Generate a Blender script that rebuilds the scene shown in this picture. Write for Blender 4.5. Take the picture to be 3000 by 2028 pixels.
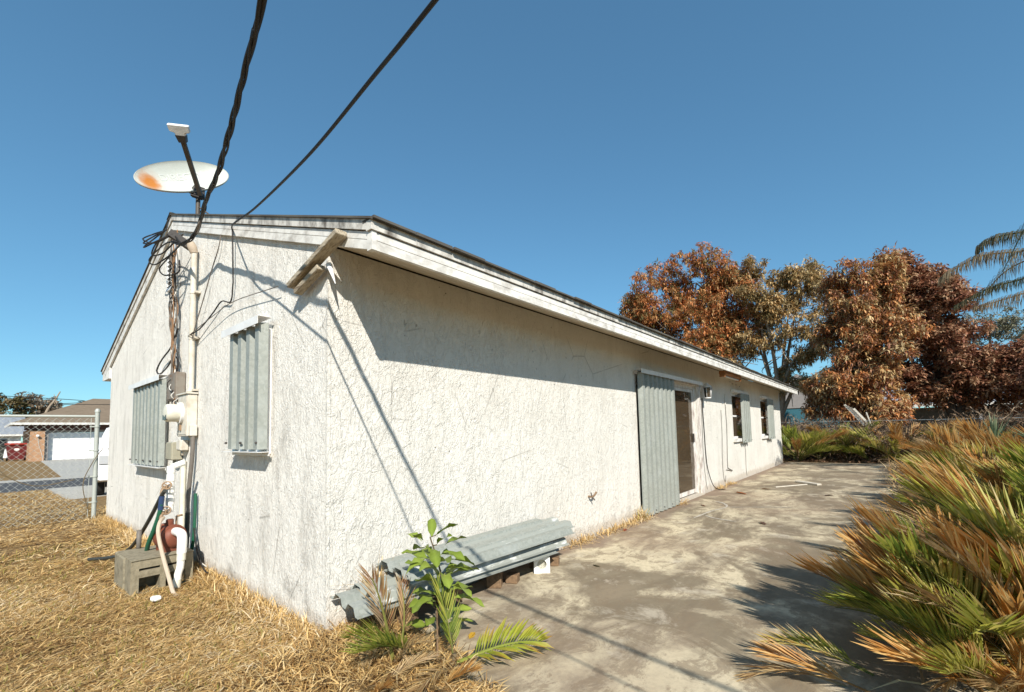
import bpy, bmesh, math, random
import numpy as np
from mathutils import Vector, Matrix, Quaternion

for o in list(bpy.data.objects):
    bpy.data.objects.remove(o)
SC = bpy.context.scene
COL = SC.collection
R = math.radians
random.seed(7)
RNG = np.random.default_rng(11)

# ------------------------------------------------------------------ camera
cd = bpy.data.cameras.new('camera')
cam = bpy.data.objects.new('camera', cd)
COL.objects.link(cam)
fw = Vector((0.7679, 0.6364, 0.0681))
_yaw, _pit, _rol = 0.6917, 0.0682, -0.0235
fw = Vector((math.cos(_pit) * math.cos(_yaw), math.cos(_pit) * math.sin(_yaw), math.sin(_pit)))
rt = fw.cross(Vector((0, 0, 1))).normalized()
up = rt.cross(fw)
r2 = rt * math.cos(_rol) + up * math.sin(_rol)
u2 = -rt * math.sin(_rol) + up * math.cos(_rol)
mw = Matrix((r2, u2, -fw)).transposed().to_4x4()
mw.translation = Vector((-1.437, -2.7153, 1.2345))
cam.matrix_world = mw
cd.sensor_width = 36
cd.lens = 15.728
cd.shift_y = 0.0548
cd.clip_start = 0.05
cd.clip_end = 2000
SC.camera = cam

# ------------------------------------------------------------------ sky, sun, exposure
SUN = Vector((0.427, 0.56, -0.533)).normalized()          # direction the light travels
elev = math.asin(-SUN.z)
W = bpy.data.worlds.new('World')
SC.world = W
W.use_nodes = True
wn, wl = W.node_tree.nodes, W.node_tree.links
bg = wn['Background']
sky = wn.new('ShaderNodeTexSky')
sky.sky_type = 'NISHITA'
sky.sun_disc = False
sky.sun_elevation = elev
sky.sun_rotation = math.atan2(-SUN.x, -SUN.y)
sky.air_density = 1.0
sky.dust_density = 0.0
sky.ozone_density = 3.5
gm = wn.new('ShaderNodeGamma')
gm.inputs[1].default_value = 0.72
tn = wn.new('ShaderNodeMix')
tn.data_type = 'RGBA'
tn.blend_type = 'MULTIPLY'
tn.inputs[0].default_value = 1.0
tn.inputs[7].default_value = (0.58, 0.98, 1.12, 1)
wl.new(sky.outputs[0], gm.inputs[0])
wl.new(gm.outputs[0], tn.inputs[6])
wl.new(tn.outputs[2], bg.inputs[0])
bg.inputs[1].default_value = 0.117
sd = bpy.data.lights.new('sun', 'SUN')
sd.energy = 4.3
sd.angle = R(0.53)
sd.color = (1.0, 0.945, 0.85)
so = bpy.data.objects.new('sun', sd)
COL.objects.link(so)
so.rotation_euler = SUN.to_track_quat('-Z', 'Y').to_euler()
so.location = (-10, -12, 15)
SC.view_settings.view_transform = 'Standard'
SC.view_settings.look = 'None'
SC.view_settings.exposure = 0.73
SC.view_settings.gamma = 1.0
SC.view_settings.use_curve_mapping = False
SC.cycles.max_bounces = 8
SC.cycles.transparent_max_bounces = 8

# ------------------------------------------------------------------ material helpers
class NT:
    def __init__(s, name, rough=0.8, metal=0.0, spec=0.3):
        s.m = bpy.data.materials.new(name)
        s.m.use_nodes = True
        s.n, s.l = s.m.node_tree.nodes, s.m.node_tree.links
        s.b = s.n['Principled BSDF']
        s.b.inputs['Roughness'].default_value = rough
        s.b.inputs['Metallic'].default_value = metal
        s.b.inputs['Specular IOR Level'].default_value = spec
        s.tc = None
    def co(s, scale=(1, 1, 1), kind='Object', rot=(0, 0, 0)):
        if s.tc is None:
            s.tc = s.n.new('ShaderNodeTexCoord')
        mp = s.n.new('ShaderNodeMapping')
        mp.inputs['Scale'].default_value = scale
        mp.inputs['Rotation'].default_value = rot
        s.l.new(s.tc.outputs[kind], mp.inputs[0])
        return mp.outputs[0]
    def noise(s, co, scale, detail=4, rough=0.55, dist=0.0):
        t = s.n.new('ShaderNodeTexNoise')
        t.inputs['Scale'].default_value = scale
        t.inputs['Detail'].default_value = detail
        t.inputs['Roughness'].default_value = rough
        t.inputs['Distortion'].default_value = dist
        s.l.new(co, t.inputs['Vector'])
        return t.outputs[0]
    def voro(s, co, scale, feature='F1', out='Distance', rnd=1.0):
        t = s.n.new('ShaderNodeTexVoronoi')
        t.feature = feature
        t.inputs['Scale'].default_value = scale
        t.inputs['Randomness'].default_value = rnd
        s.l.new(co, t.inputs['Vector'])
        return t.outputs[out]
    def wave(s, co, scale, dist=2.0, direction='X', detail=3):
        t = s.n.new('ShaderNodeTexWave')
        t.bands_direction = direction
        t.inputs['Scale'].default_value = scale
        t.inputs['Distortion'].default_value = dist
        t.inputs['Detail'].default_value = detail
        s.l.new(co, t.inputs['Vector'])
        return t.outputs[1]
    def ramp(s, f, stops):
        r = s.n.new('ShaderNodeValToRGB')
        e = r.color_ramp.elements
        while len(e) < len(stops):
            e.new(0.5)
        for i, (p, c) in enumerate(stops):
            e[i].position = p
            e[i].color = (c, c, c, 1) if isinstance(c, (int, float)) else (*c, 1)
        s.l.new(f, r.inputs[0])
        return r.outputs[0]
    def mix(s, f, a, b, mode='MIX'):
        m = s.n.new('ShaderNodeMix')
        m.data_type = 'RGBA'
        m.blend_type = mode
        for sock, v in ((m.inputs[0], f), (m.inputs[6], a), (m.inputs[7], b)):
            if isinstance(v, bpy.types.NodeSocket):
                s.l.new(v, sock)
            elif isinstance(v, (int, float)):
                sock.default_value = v if sock == m.inputs[0] else (v, v, v, 1)
            else:
                sock.default_value = (*v, 1)
        return m.outputs[2]
    def math(s, op, a, b=0.0, clamp=False):
        m = s.n.new('ShaderNodeMath')
        m.operation = op
        m.use_clamp = clamp
        for i, v in enumerate((a, b)):
            if isinstance(v, bpy.types.NodeSocket):
                s.l.new(v, m.inputs[i])
            else:
                m.inputs[i].default_value = v
        return m.outputs[0]
    def attr(s, name='col'):
        a = s.n.new('ShaderNodeAttribute')
        a.attribute_name = name
        return a.outputs[0]
    def sep(s, co):
        q = s.n.new('ShaderNodeSeparateXYZ')
        s.l.new(co, q.inputs[0])
        return q.outputs
    def bump(s, h, strength=0.5, dist=0.01):
        b = s.n.new('ShaderNodeBump')
        b.inputs['Strength'].default_value = strength
        b.inputs['Distance'].default_value = dist
        s.l.new(h, b.inputs['Height'])
        s.l.new(b.outputs[0], s.b.inputs['Normal'])
        return s
    def col(s, c):
        if isinstance(c, bpy.types.NodeSocket):
            s.l.new(c, s.b.inputs['Base Color'])
        else:
            s.b.inputs['Base Color'].default_value = (*c, 1)
        return s
    def rough(s, v):
        s.l.new(v, s.b.inputs['Roughness'])
        return s

MAT = {}
def reg(nt):
    MAT[nt.m.name] = nt.m
    return nt.m

def m_stucco(name, c1, c2, sc, dist, grime, streak, speck=0.0, bs=0.6, crevice_shade=0.0):
    t = NT(name, 0.92, 0, 0.15)
    co = t.co()
    coz = t.co((1, 1, 0.6), rot=(0.2, 0.25, 0))
    n0 = t.noise(co, 1.3, 4)
    def ridge(scale, w, dist_):
        n = t.noise(coz, scale, 3, 0.55, dist_)
        d = t.math('ABSOLUTE', t.math('SUBTRACT', n, 0.5))
        return t.ramp(d, [(0.0, 1.0), (w, 0.0)])
    msk = t.ramp(t.noise(co, sc * 0.35, 3), [(0.46, 0.15), (0.60, 1.0)])
    r1 = t.math('MULTIPLY', ridge(sc * 0.8, 0.045, 1.6), msk)
    p1 = t.ramp(t.noise(coz, sc * 1.3, 6, 0.62, 0.6), [(0.47, 0.0), (0.53, 1.0)])
    r2 = ridge(sc * 2.4, 0.05, 1.0)
    h = t.math('ADD', t.math('MULTIPLY', r1, 0.42), t.math('MULTIPLY', p1, 0.30))
    h = t.math('ADD', h, t.math('MULTIPLY', r2, 0.22))
    h = t.math('ADD', h, t.math('MULTIPLY', t.noise(co, sc * 9, 3, 0.6), 0.22))
    t.bump(h, bs, dist)
    c = t.mix(t.ramp(n0, [(0.35, 0.0), (0.65, 1.0)]), c1, c2)
    sk = t.noise(t.co((2.2, 2.2, 0.5)), 2.4, 7, 0.68, 0.5)
    c = t.mix(t.math('MULTIPLY', t.ramp(sk, [(0.50, 0.0), (0.72, 1.0)]), streak), c, grime)
    fine = t.noise(co, 7.0, 8, 0.7)
    c = t.mix(t.math('MULTIPLY', t.ramp(fine, [(0.55, 0.0), (0.75, 1.0)]), streak * 0.7), c, grime)
    if crevice_shade:
        pt = t.ramp(t.noise(t.co((1, 1, 0.5)), sc * 2.6, 4, 0.7, 0.8), [(0.63, 0.0), (0.70, 1.0)])  # crevice shade of the relief put into the colour as dark flecks
        c = t.mix(t.math('MULTIPLY', pt, crevice_shade), c, (0.16, 0.15, 0.13))
    if speck:
        v = t.ramp(t.voro(co, 13.0), [(0.05, 1.0), (0.10, 0.0)])
        v = t.math('MULTIPLY', v, t.ramp(t.noise(co, 2.2, 3), [(0.52, 0.0), (0.60, 1.0)]))
        c = t.mix(t.math('MULTIPLY', v, speck), c, (0.07, 0.06, 0.05))
    z = t.sep(co)[2]
    mil = t.math('MULTIPLY', t.ramp(t.noise(co, 3.1, 7, 0.68, 0.4), [(0.56, 0.0), (0.68, 1.0)]), t.ramp(z, [(0.05, 1.0), (0.42, 0.0)]))
    c = t.mix(t.math('MULTIPLY', mil, 0.7), c, (0.17, 0.155, 0.13))
    ck = t.ramp(t.voro(t.co((1, 1, 0.8)), 1.1, 'DISTANCE_TO_EDGE'), [(0.0, 1.0), (0.006, 0.0)])
    ck = t.math('MULTIPLY', ck, t.ramp(t.noise(co, 1.7, 2), [(0.52, 0.0), (0.60, 1.0)]))
    c = t.mix(t.math('MULTIPLY', ck, 0.6), c, (0.2, 0.18, 0.15))
    zz = t.math('ADD', z, t.math('MULTIPLY', t.noise(co, 7, 5), -0.16))
    c = t.mix(t.math('MULTIPLY', t.ramp(zz, [(0.0, 1.0), (0.07, 0.0)]), 0.4), c, (0.34, 0.25, 0.16))
    t.col(c)
    return reg(t)

m_stucco('stucco_long', (0.69, 0.665, 0.61), (0.63, 0.605, 0.55), 12, 0.015, (0.42, 0.395, 0.345), 0.32, 0.95, 0.72, 0.6)
m_stucco('stucco_gable', (0.85, 0.82, 0.755), (0.79, 0.76, 0.70), 19, 0.015, (0.40, 0.375, 0.33), 0.52, 0.3, 0.75, 0.75)  # weaker sun evened out in the colour: lighter base than the long wall

def m_paint(name, c, dirt, amt=0.5, scale=(1, 1, 1), rough=0.6, b=0.25):
    t = NT(name, rough, 0, 0.3)
    co = t.co(scale)
    n = t.noise(co, 6.0, 8, 0.65)
    n2 = t.noise(t.co(), 45, 3)
    c1 = t.mix(t.math('MULTIPLY', t.ramp(n, [(0.45, 0.0), (0.72, 1.0)]), amt), c, dirt)
    t.col(t.mix(t.math('MULTIPLY', n2, 0.18), c1, dirt))
    t.bump(t.math('ADD', n, n2), b, 0.004)
    return reg(t)

m_paint('fascia_paint', (0.76, 0.745, 0.70), (0.16, 0.13, 0.10), 0.68, (0.9, 0.9, 1.6))
m_paint('fascia_upper_paint', (0.66, 0.64, 0.59), (0.07, 0.055, 0.04), 1.0, (1.6, 1.6, 1.0))
m_paint('soffit_paint', (0.62, 0.54, 0.42), (0.25, 0.17, 0.10), 0.5, (0.6, 4, 4))
m_paint('white_metal', (0.78, 0.78, 0.77), (0.35, 0.33, 0.30), 0.25, rough=0.4)
m_paint('door_frame_paint', (0.70, 0.68, 0.64), (0.17, 0.10, 0.07), 0.95, (6, 6, 0.8))
m_paint('cream_plastic', (0.62, 0.59, 0.52), (0.30, 0.22, 0.13), 0.7, rough=0.5)
m_paint('beige_box', (0.36, 0.34, 0.26), (0.18, 0.15, 0.10), 0.5, rough=0.5)
m_paint('rusty_box', (0.22, 0.20, 0.17), (0.12, 0.055, 0.025), 0.8, rough=0.7)
m_paint('pvc_white', (0.82, 0.82, 0.79), (0.45, 0.40, 0.32), 0.22, rough=0.35)
m_paint('pvc_old', (0.70, 0.68, 0.58), (0.36, 0.32, 0.22), 0.5, rough=0.45)
m_paint('pump_red', (0.19, 0.06, 0.035), (0.10, 0.035, 0.02), 0.7, rough=0.55)
m_paint('brass', (0.30, 0.20, 0.12), (0.10, 0.06, 0.04), 0.7, rough=0.5)
m_paint('dark_metal', (0.045, 0.042, 0.04), (0.10, 0.07, 0.05), 0.4, rough=0.5)
m_paint('arm_metal', (0.075, 0.068, 0.06), (0.16, 0.11, 0.07), 0.5, rough=0.5)
m_paint('weathered_wood', (0.46, 0.40, 0.30), (0.08, 0.05, 0.03), 1.0, (14, 1.2, 10), rough=0.9, b=1.0)
m_paint('timber', (0.22, 0.14, 0.08), (0.06, 0.04, 0.025), 0.8, (4, 4, 4), rough=0.9, b=0.6)
m_paint('block_concrete', (0.27, 0.235, 0.165), (0.085, 0.07, 0.04), 0.7, (3, 3, 3), rough=0.95, b=0.9)
m_paint('rust', (0.36, 0.15, 0.045), (0.13, 0.05, 0.02), 0.8, rough=0.7)
m_paint('hose_dark', (0.025, 0.03, 0.028), (0.10, 0.09, 0.07), 0.3, rough=0.5)
m_paint('hose_green', (0.012, 0.10, 0.055), (0.05, 0.05, 0.03), 0.35, rough=0.45)
m_paint('hose_blue', (0.02, 0.045, 0.12), (0.05, 0.05, 0.05), 0.3, rough=0.45)
m_paint('hose_tan', (0.48, 0.40, 0.31), (0.25, 0.18, 0.12), 0.4, rough=0.7)
m_paint('cable_black', (0.020, 0.018, 0.017), (0.035, 0.03, 0.026), 0.3, rough=0.6, b=0.0)
m_paint('wire_grey', (0.17, 0.15, 0.13), (0.06, 0.05, 0.04), 0.5, rough=0.6)
m_paint('wire_rust', (0.26, 0.15, 0.08), (0.10, 0.05, 0.03), 0.7, rough=0.8)
m_paint('wire_white', (0.62, 0.60, 0.55), (0.3, 0.27, 0.22), 0.4, rough=0.6)
m_paint('asphalt', (0.075, 0.075, 0.078), (0.045, 0.045, 0.045), 0.6, rough=0.95)
m_paint('drive_concrete', (0.40, 0.385, 0.35), (0.27, 0.25, 0.21), 0.6, rough=0.95)
m_paint('garage_white', (0.82, 0.82, 0.82), (0.6, 0.6, 0.58), 0.2, rough=0.5)
m_paint('grey_trim', (0.27, 0.25, 0.24), (0.15, 0.14, 0.13), 0.4)
m_paint('shaded_brick', (0.10, 0.04, 0.03), (0.05, 0.03, 0.02), 0.4)
m_paint('bin_red', (0.34, 0.03, 0.02), (0.1, 0.03, 0.02), 0.3, rough=0.5)
m_paint('bin_maroon', (0.13, 0.02, 0.02), (0.06, 0.02, 0.02), 0.3, rough=0.5)
m_paint('bin_dark', (0.03, 0.035, 0.03), (0.06, 0.06, 0.05), 0.3, rough=0.5)
m_paint('blue_wall', (0.045, 0.16, 0.21), (0.03, 0.09, 0.12), 0.4, rough=0.85)
m_paint('grey_wall', (0.30, 0.29, 0.29), (0.18, 0.17, 0.17), 0.4, rough=0.85)
m_paint('porch_wall', (0.11, 0.12, 0.13), (0.06, 0.06, 0.06), 0.4, rough=0.85)  # dark tone carries the shade under the porch roof
m_paint('metal_roof', (0.42, 0.46, 0.52), (0.30, 0.32, 0.36), 0.4, rough=0.45)
m_paint('grey_roof', (0.25, 0.27, 0.30), (0.15, 0.16, 0.18), 0.5, rough=0.8)
m_paint('tyre', (0.02, 0.02, 0.02), (0.05, 0.045, 0.04), 0.4, rough=0.85)
m_paint('car_paint', (0.80, 0.80, 0.80), (0.6, 0.6, 0.58), 0.15, rough=0.22)
m_paint('dark_glass', (0.02, 0.022, 0.025), (0.03, 0.03, 0.03), 0.2, rough=0.08)
m_paint('lamp_clear', (0.45, 0.46, 0.47), (0.3, 0.3, 0.3), 0.2, rough=0.15)
m_paint('bark_pale', (0.34, 0.27, 0.20), (0.12, 0.09, 0.06), 0.7, (3, 3, 0.7), rough=0.95, b=0.8)
m_paint('bark_dark', (0.10, 0.08, 0.06), (0.04, 0.03, 0.025), 0.7, (3, 3, 0.7), rough=0.95, b=0.8)
m_paint('stem_brown', (0.15, 0.11, 0.06), (0.06, 0.05, 0.03), 0.6, rough=0.9)
m_paint('pale_board', (0.62, 0.58, 0.50), (0.30, 0.25, 0.18), 0.5, rough=0.85)
m_paint('pale_scuff', (0.50, 0.46, 0.39), (0.28, 0.23, 0.18), 1.0, (6, 6, 6), rough=0.95)
m_paint('interior', (0.33, 0.23, 0.14), (0.17, 0.11, 0.07), 0.6)
m_paint('reflection_sheet', (0.20, 0.145, 0.085), (0.10, 0.075, 0.045), 0.7, (1, 1, 0.3))
m_paint('interior_floor', (0.30, 0.21, 0.13), (0.14, 0.10, 0.07), 0.6)

def m_galv():
    t = NT('galvanised', 0.45, 0.0, 0.35)
    co = t.co()
    v = t.voro(co, 55, out='Color')
    g = t.sep(v)[0]
    n = t.noise(co, 5, 6)
    c = t.mix(g, (0.225, 0.24, 0.215), (0.285, 0.30, 0.27))
    c = t.mix(t.math('MULTIPLY', t.ramp(n, [(0.5, 0.0), (0.75, 1.0)]), 0.5), c, (0.34, 0.365, 0.35))
    sc_ = t.noise(t.co((9, 9, 0.7)), 4, 7, 0.7)
    c = t.mix(t.math('MULTIPLY', t.ramp(sc_, [(0.60, 0.0), (0.70, 1.0)]), 0.4), c, (0.50, 0.52, 0.50))
    c = t.mix(t.math('MULTIPLY', t.ramp(t.noise(co, 11, 8, 0.75), [(0.66, 0.0), (0.74, 1.0)]), 0.55), c, (0.20, 0.13, 0.08))
    t.col(c)
    t.rough(t.math('ADD', t.math('MULTIPLY', n, 0.25), 0.32))
    return reg(t)
m_galv()
def m_galv2():
    t = NT('galvanised_worn', 0.45, 0.0, 0.35)
    co = t.co()
    n = t.noise(t.co((0.7, 3, 3)), 7, 7, 0.65)
    c = t.mix(t.ramp(n, [(0.48, 0.0), (0.60, 1.0)]), (0.28, 0.295, 0.265), (0.62, 0.63, 0.61))
    c = t.mix(t.math('MULTIPLY', t.ramp(t.noise(co, 3.4, 5), [(0.52, 0.0), (0.6, 1.0)]), 1.0), (0.285, 0.30, 0.27), c)
    t.col(c)
    return reg(t)
m_galv2()
def m_fencemetal():
    t = NT('fence_metal', 0.5, 0.1, 0.4)
    t.col(t.mix(t.noise(t.co(), 20, 5), (0.33, 0.355, 0.33), (0.44, 0.46, 0.42)))
    return reg(t)
m_fencemetal()
def m_dish():
    t = NT('dish_paint', 0.45, 0, 0.35)
    co = t.co()
    n = t.noise(co, 9, 6)
    c = t.mix(t.math('MULTIPLY', n, 0.5), (0.50, 0.52, 0.48), (0.36, 0.385, 0.34))
    # rust patch near one end of the reflector
    x, y, z = t.sep(co)
    dx = t.math('ADD', x, 0.35)
    dy = t.math('ADD', y, 0.02)
    d = t.math('SQRT', t.math('ADD', t.math('MULTIPLY', t.math('MULTIPLY', dx, dx), 1.2), t.math('MULTIPLY', t.math('MULTIPLY', dy, dy), 0.55)))
    d = t.math('ADD', d, t.math('MULTIPLY', t.noise(co, 16, 6), 0.07))
    c = t.mix(t.ramp(d, [(0.08, 1.0), (0.115, 0.75), (0.15, 0.15), (0.21, 0.0)]), c, (0.40, 0.145, 0.025))
    t.col(c)
    return reg(t)
m_dish()
m_paint('dish_letter', (0.58, 0.60, 0.57), (0.40, 0.42, 0.38), 0.5, rough=0.45)
def m_glass():
    t = NT('window_glass', 0.03, 0, 0.5)
    fr = t.n.new('ShaderNodeFresnel')
    fr.inputs[0].default_value = 1.8
    tr = t.n.new('ShaderNodeBsdfTransparent')
    tr.inputs[0].default_value = (0.80, 0.80, 0.77, 1)
    gl = t.n.new('ShaderNodeBsdfGlossy')
    gl.inputs['Roughness'].default_value = 0.03
    ms = t.n.new('ShaderNodeMixShader')
    t.l.new(fr.outputs[0], ms.inputs[0])
    t.l.new(tr.outputs[0], ms.inputs[1])
    t.l.new(gl.outputs[0], ms.inputs[2])
    df = t.n.new('ShaderNodeBsdfDiffuse')
    t.l.new(t.mix(t.noise(t.co((1, 1, 0.4)), 3, 6), (0.30, 0.22, 0.14), (0.18, 0.12, 0.07)), df.inputs[0])
    m2 = t.n.new('ShaderNodeMixShader')
    m2.inputs[0].default_value = 0.20
    t.l.new(ms.outputs[0], m2.inputs[1])
    t.l.new(df.outputs[0], m2.inputs[2])
    t.l.new(m2.outputs[0], t.n['Material Output'].inputs[0])
    return reg(t)
m_glass()
def m_screen():
    t = NT('insect_screen', 0.6, 0.1, 0.3)
    n = t.noise(t.co(), 90, 2)
    t.col(t.mix(n, (0.045, 0.045, 0.045), (0.09, 0.085, 0.08)))
    return reg(t)
m_screen()
def m_shingle():
    t = NT('shingles', 0.95, 0, 0.2)
    co = t.co()
    n = t.noise(co, 60, 4)
    n2 = t.noise(co, 2.0, 5)
    t.col(t.mix(t.ramp(n2, [(0.4, 0.0), (0.65, 1.0)]), t.mix(n, (0.045, 0.042, 0.04), (0.10, 0.09, 0.08)), (0.12, 0.115, 0.10)))
    t.bump(n, 0.5, 0.004)
    return reg(t)
m_shingle()
def m_brownshingle():
    t = NT('brown_shingles', 0.95, 0, 0.2)
    n = t.noise(t.co((1, 1, 5)), 3.0, 6, 0.7)
    t.col(t.mix(n, (0.10, 0.075, 0.05), (0.26, 0.20, 0.145)))
    return reg(t)
m_brownshingle()
def m_brick():
    t = NT('tan_brick', 0.9, 0, 0.2)
    bk = t.n.new('ShaderNodeTexBrick')
    t.l.new(t.co((1, 1, 1), rot=(R(90), 0, 0)), bk.inputs['Vector'])
    bk.inputs['Scale'].default_value = 2.4
    bk.inputs['Color1'].default_value = (0.44, 0.26, 0.15, 1)
    bk.inputs['Color2'].default_value = (0.36, 0.20, 0.11, 1)
    bk.inputs['Mortar'].default_value = (0.36, 0.24, 0.16, 1)
    bk.inputs['Mortar Size'].default_value = 0.012
    t.col(bk.outputs[0])
    return reg(t)
m_brick()
def m_ground():
    t = NT('lawn_soil', 1.0, 0, 0.1)
    co = t.co()
    a = t.noise(co, 0.55, 7, 0.6)
    b = t.noise(co, 14, 8, 0.7, 0.6)
    c = t.mix(t.ramp(b, [(0.35, 0.0), (0.66, 1.0)]), (0.115, 0.07, 0.032), (0.34, 0.235, 0.11))
    c = t.mix(t.math('MULTIPLY', t.ramp(a, [(0.46, 0.0), (0.64, 1.0)]), 0.55), c, (0.22, 0.135, 0.07))
    t.col(c)
    t.bump(b, 0.8, 0.03)
    return reg(t)
m_ground()
def m_slab():
    t = NT('slab_concrete', 0.93, 0, 0.2)
    co = t.co()
    a = t.noise(t.co((1, 1, 1), rot=(0, 0, 0.5)), 0.75, 7, 0.62, 0.9)
    b = t.noise(t.co((0.55, 1.4, 1)), 1.7, 8, 0.66, 0.7)
    f = t.noise(co, 26, 6, 0.7)
    d = t.noise(co, 0.42, 6, 0.6, 0.5)
    c = t.mix(t.ramp(b, [(0.40, 0.0), (0.56, 1.0)]), (0.27, 0.22, 0.155), (0.55, 0.47, 0.325))
    c = t.mix(t.math('MULTIPLY', t.ramp(a, [(0.48, 0.0), (0.56, 1.0)]), 0.80), c, (0.15, 0.118, 0.078))
    c = t.mix(t.math('MULTIPLY', t.ramp(t.noise(t.co((1.0, 1.3, 1)), 4.2, 11, 0.80, 0.5), [(0.50, 0.0), (0.555, 1.0)]), 0.66), c, (0.19, 0.145, 0.095))
    c = t.mix(t.math('MULTIPLY', t.ramp(t.noise(co, 2.6, 8, 0.7, 0.4), [(0.56, 0.0), (0.66, 1.0)]), 0.6), c, (0.52, 0.46, 0.36))
    c = t.mix(t.math('MULTIPLY', t.ramp(d, [(0.52, 0.0), (0.70, 1.0)]), 0.5), c, (0.26, 0.18, 0.12))
    c = t.mix(t.math('MULTIPLY', t.ramp(f, [(0.45, 0.0), (0.75, 1.0)]), 0.35), c, (0.15, 0.125, 0.10))
    # sandy soil washed over the strip next to the wall
    y = t.sep(co)[1]
    yy = t.math('ADD', y, t.math('MULTIPLY', t.noise(co, 1.6, 6), -0.95))
    c = t.mix(t.ramp(t.math('ADD', yy, 1.0), [(0.22, 0.0), (0.40, 0.9)]), c, (0.225, 0.165, 0.12))
    t.col(c)
    t.bump(t.math('ADD', f, t.math('MULTIPLY', t.noise(co, 120, 3), 0.6)), 0.4, 0.006)
    return reg(t)
m_slab()
def m_leaf(name, trans=0.3, rough=0.5, tint=(1, 1, 1)):
    t = NT(name, rough, 0, 0.35)
    a = t.attr()
    n = t.noise(t.co(), 30, 4)
    c = t.mix(t.math('MULTIPLY', n, 0.45), a, t.mix(1.0, a, (0.55, 0.50, 0.42), 'MULTIPLY'))
    t.col(c)
    tr = t.n.new('ShaderNodeBsdfTranslucent')
    t.l.new(c, tr.inputs[0])
    ms = t.n.new('ShaderNodeMixShader')
    ms.inputs[0].default_value = trans
    t.l.new(t.b.outputs[0], ms.inputs[1])
    t.l.new(tr.outputs[0], ms.inputs[2])
    t.l.new(ms.outputs[0], t.n['Material Output'].inputs[0])
    return reg(t)
m_leaf('leaf_green', 0.3, 0.42)
m_leaf('leaf_dry', 0.32, 0.6)
m_leaf('straw', 0.25, 0.75)
m_leaf('palm_leaf', 0.42, 0.5)

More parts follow.
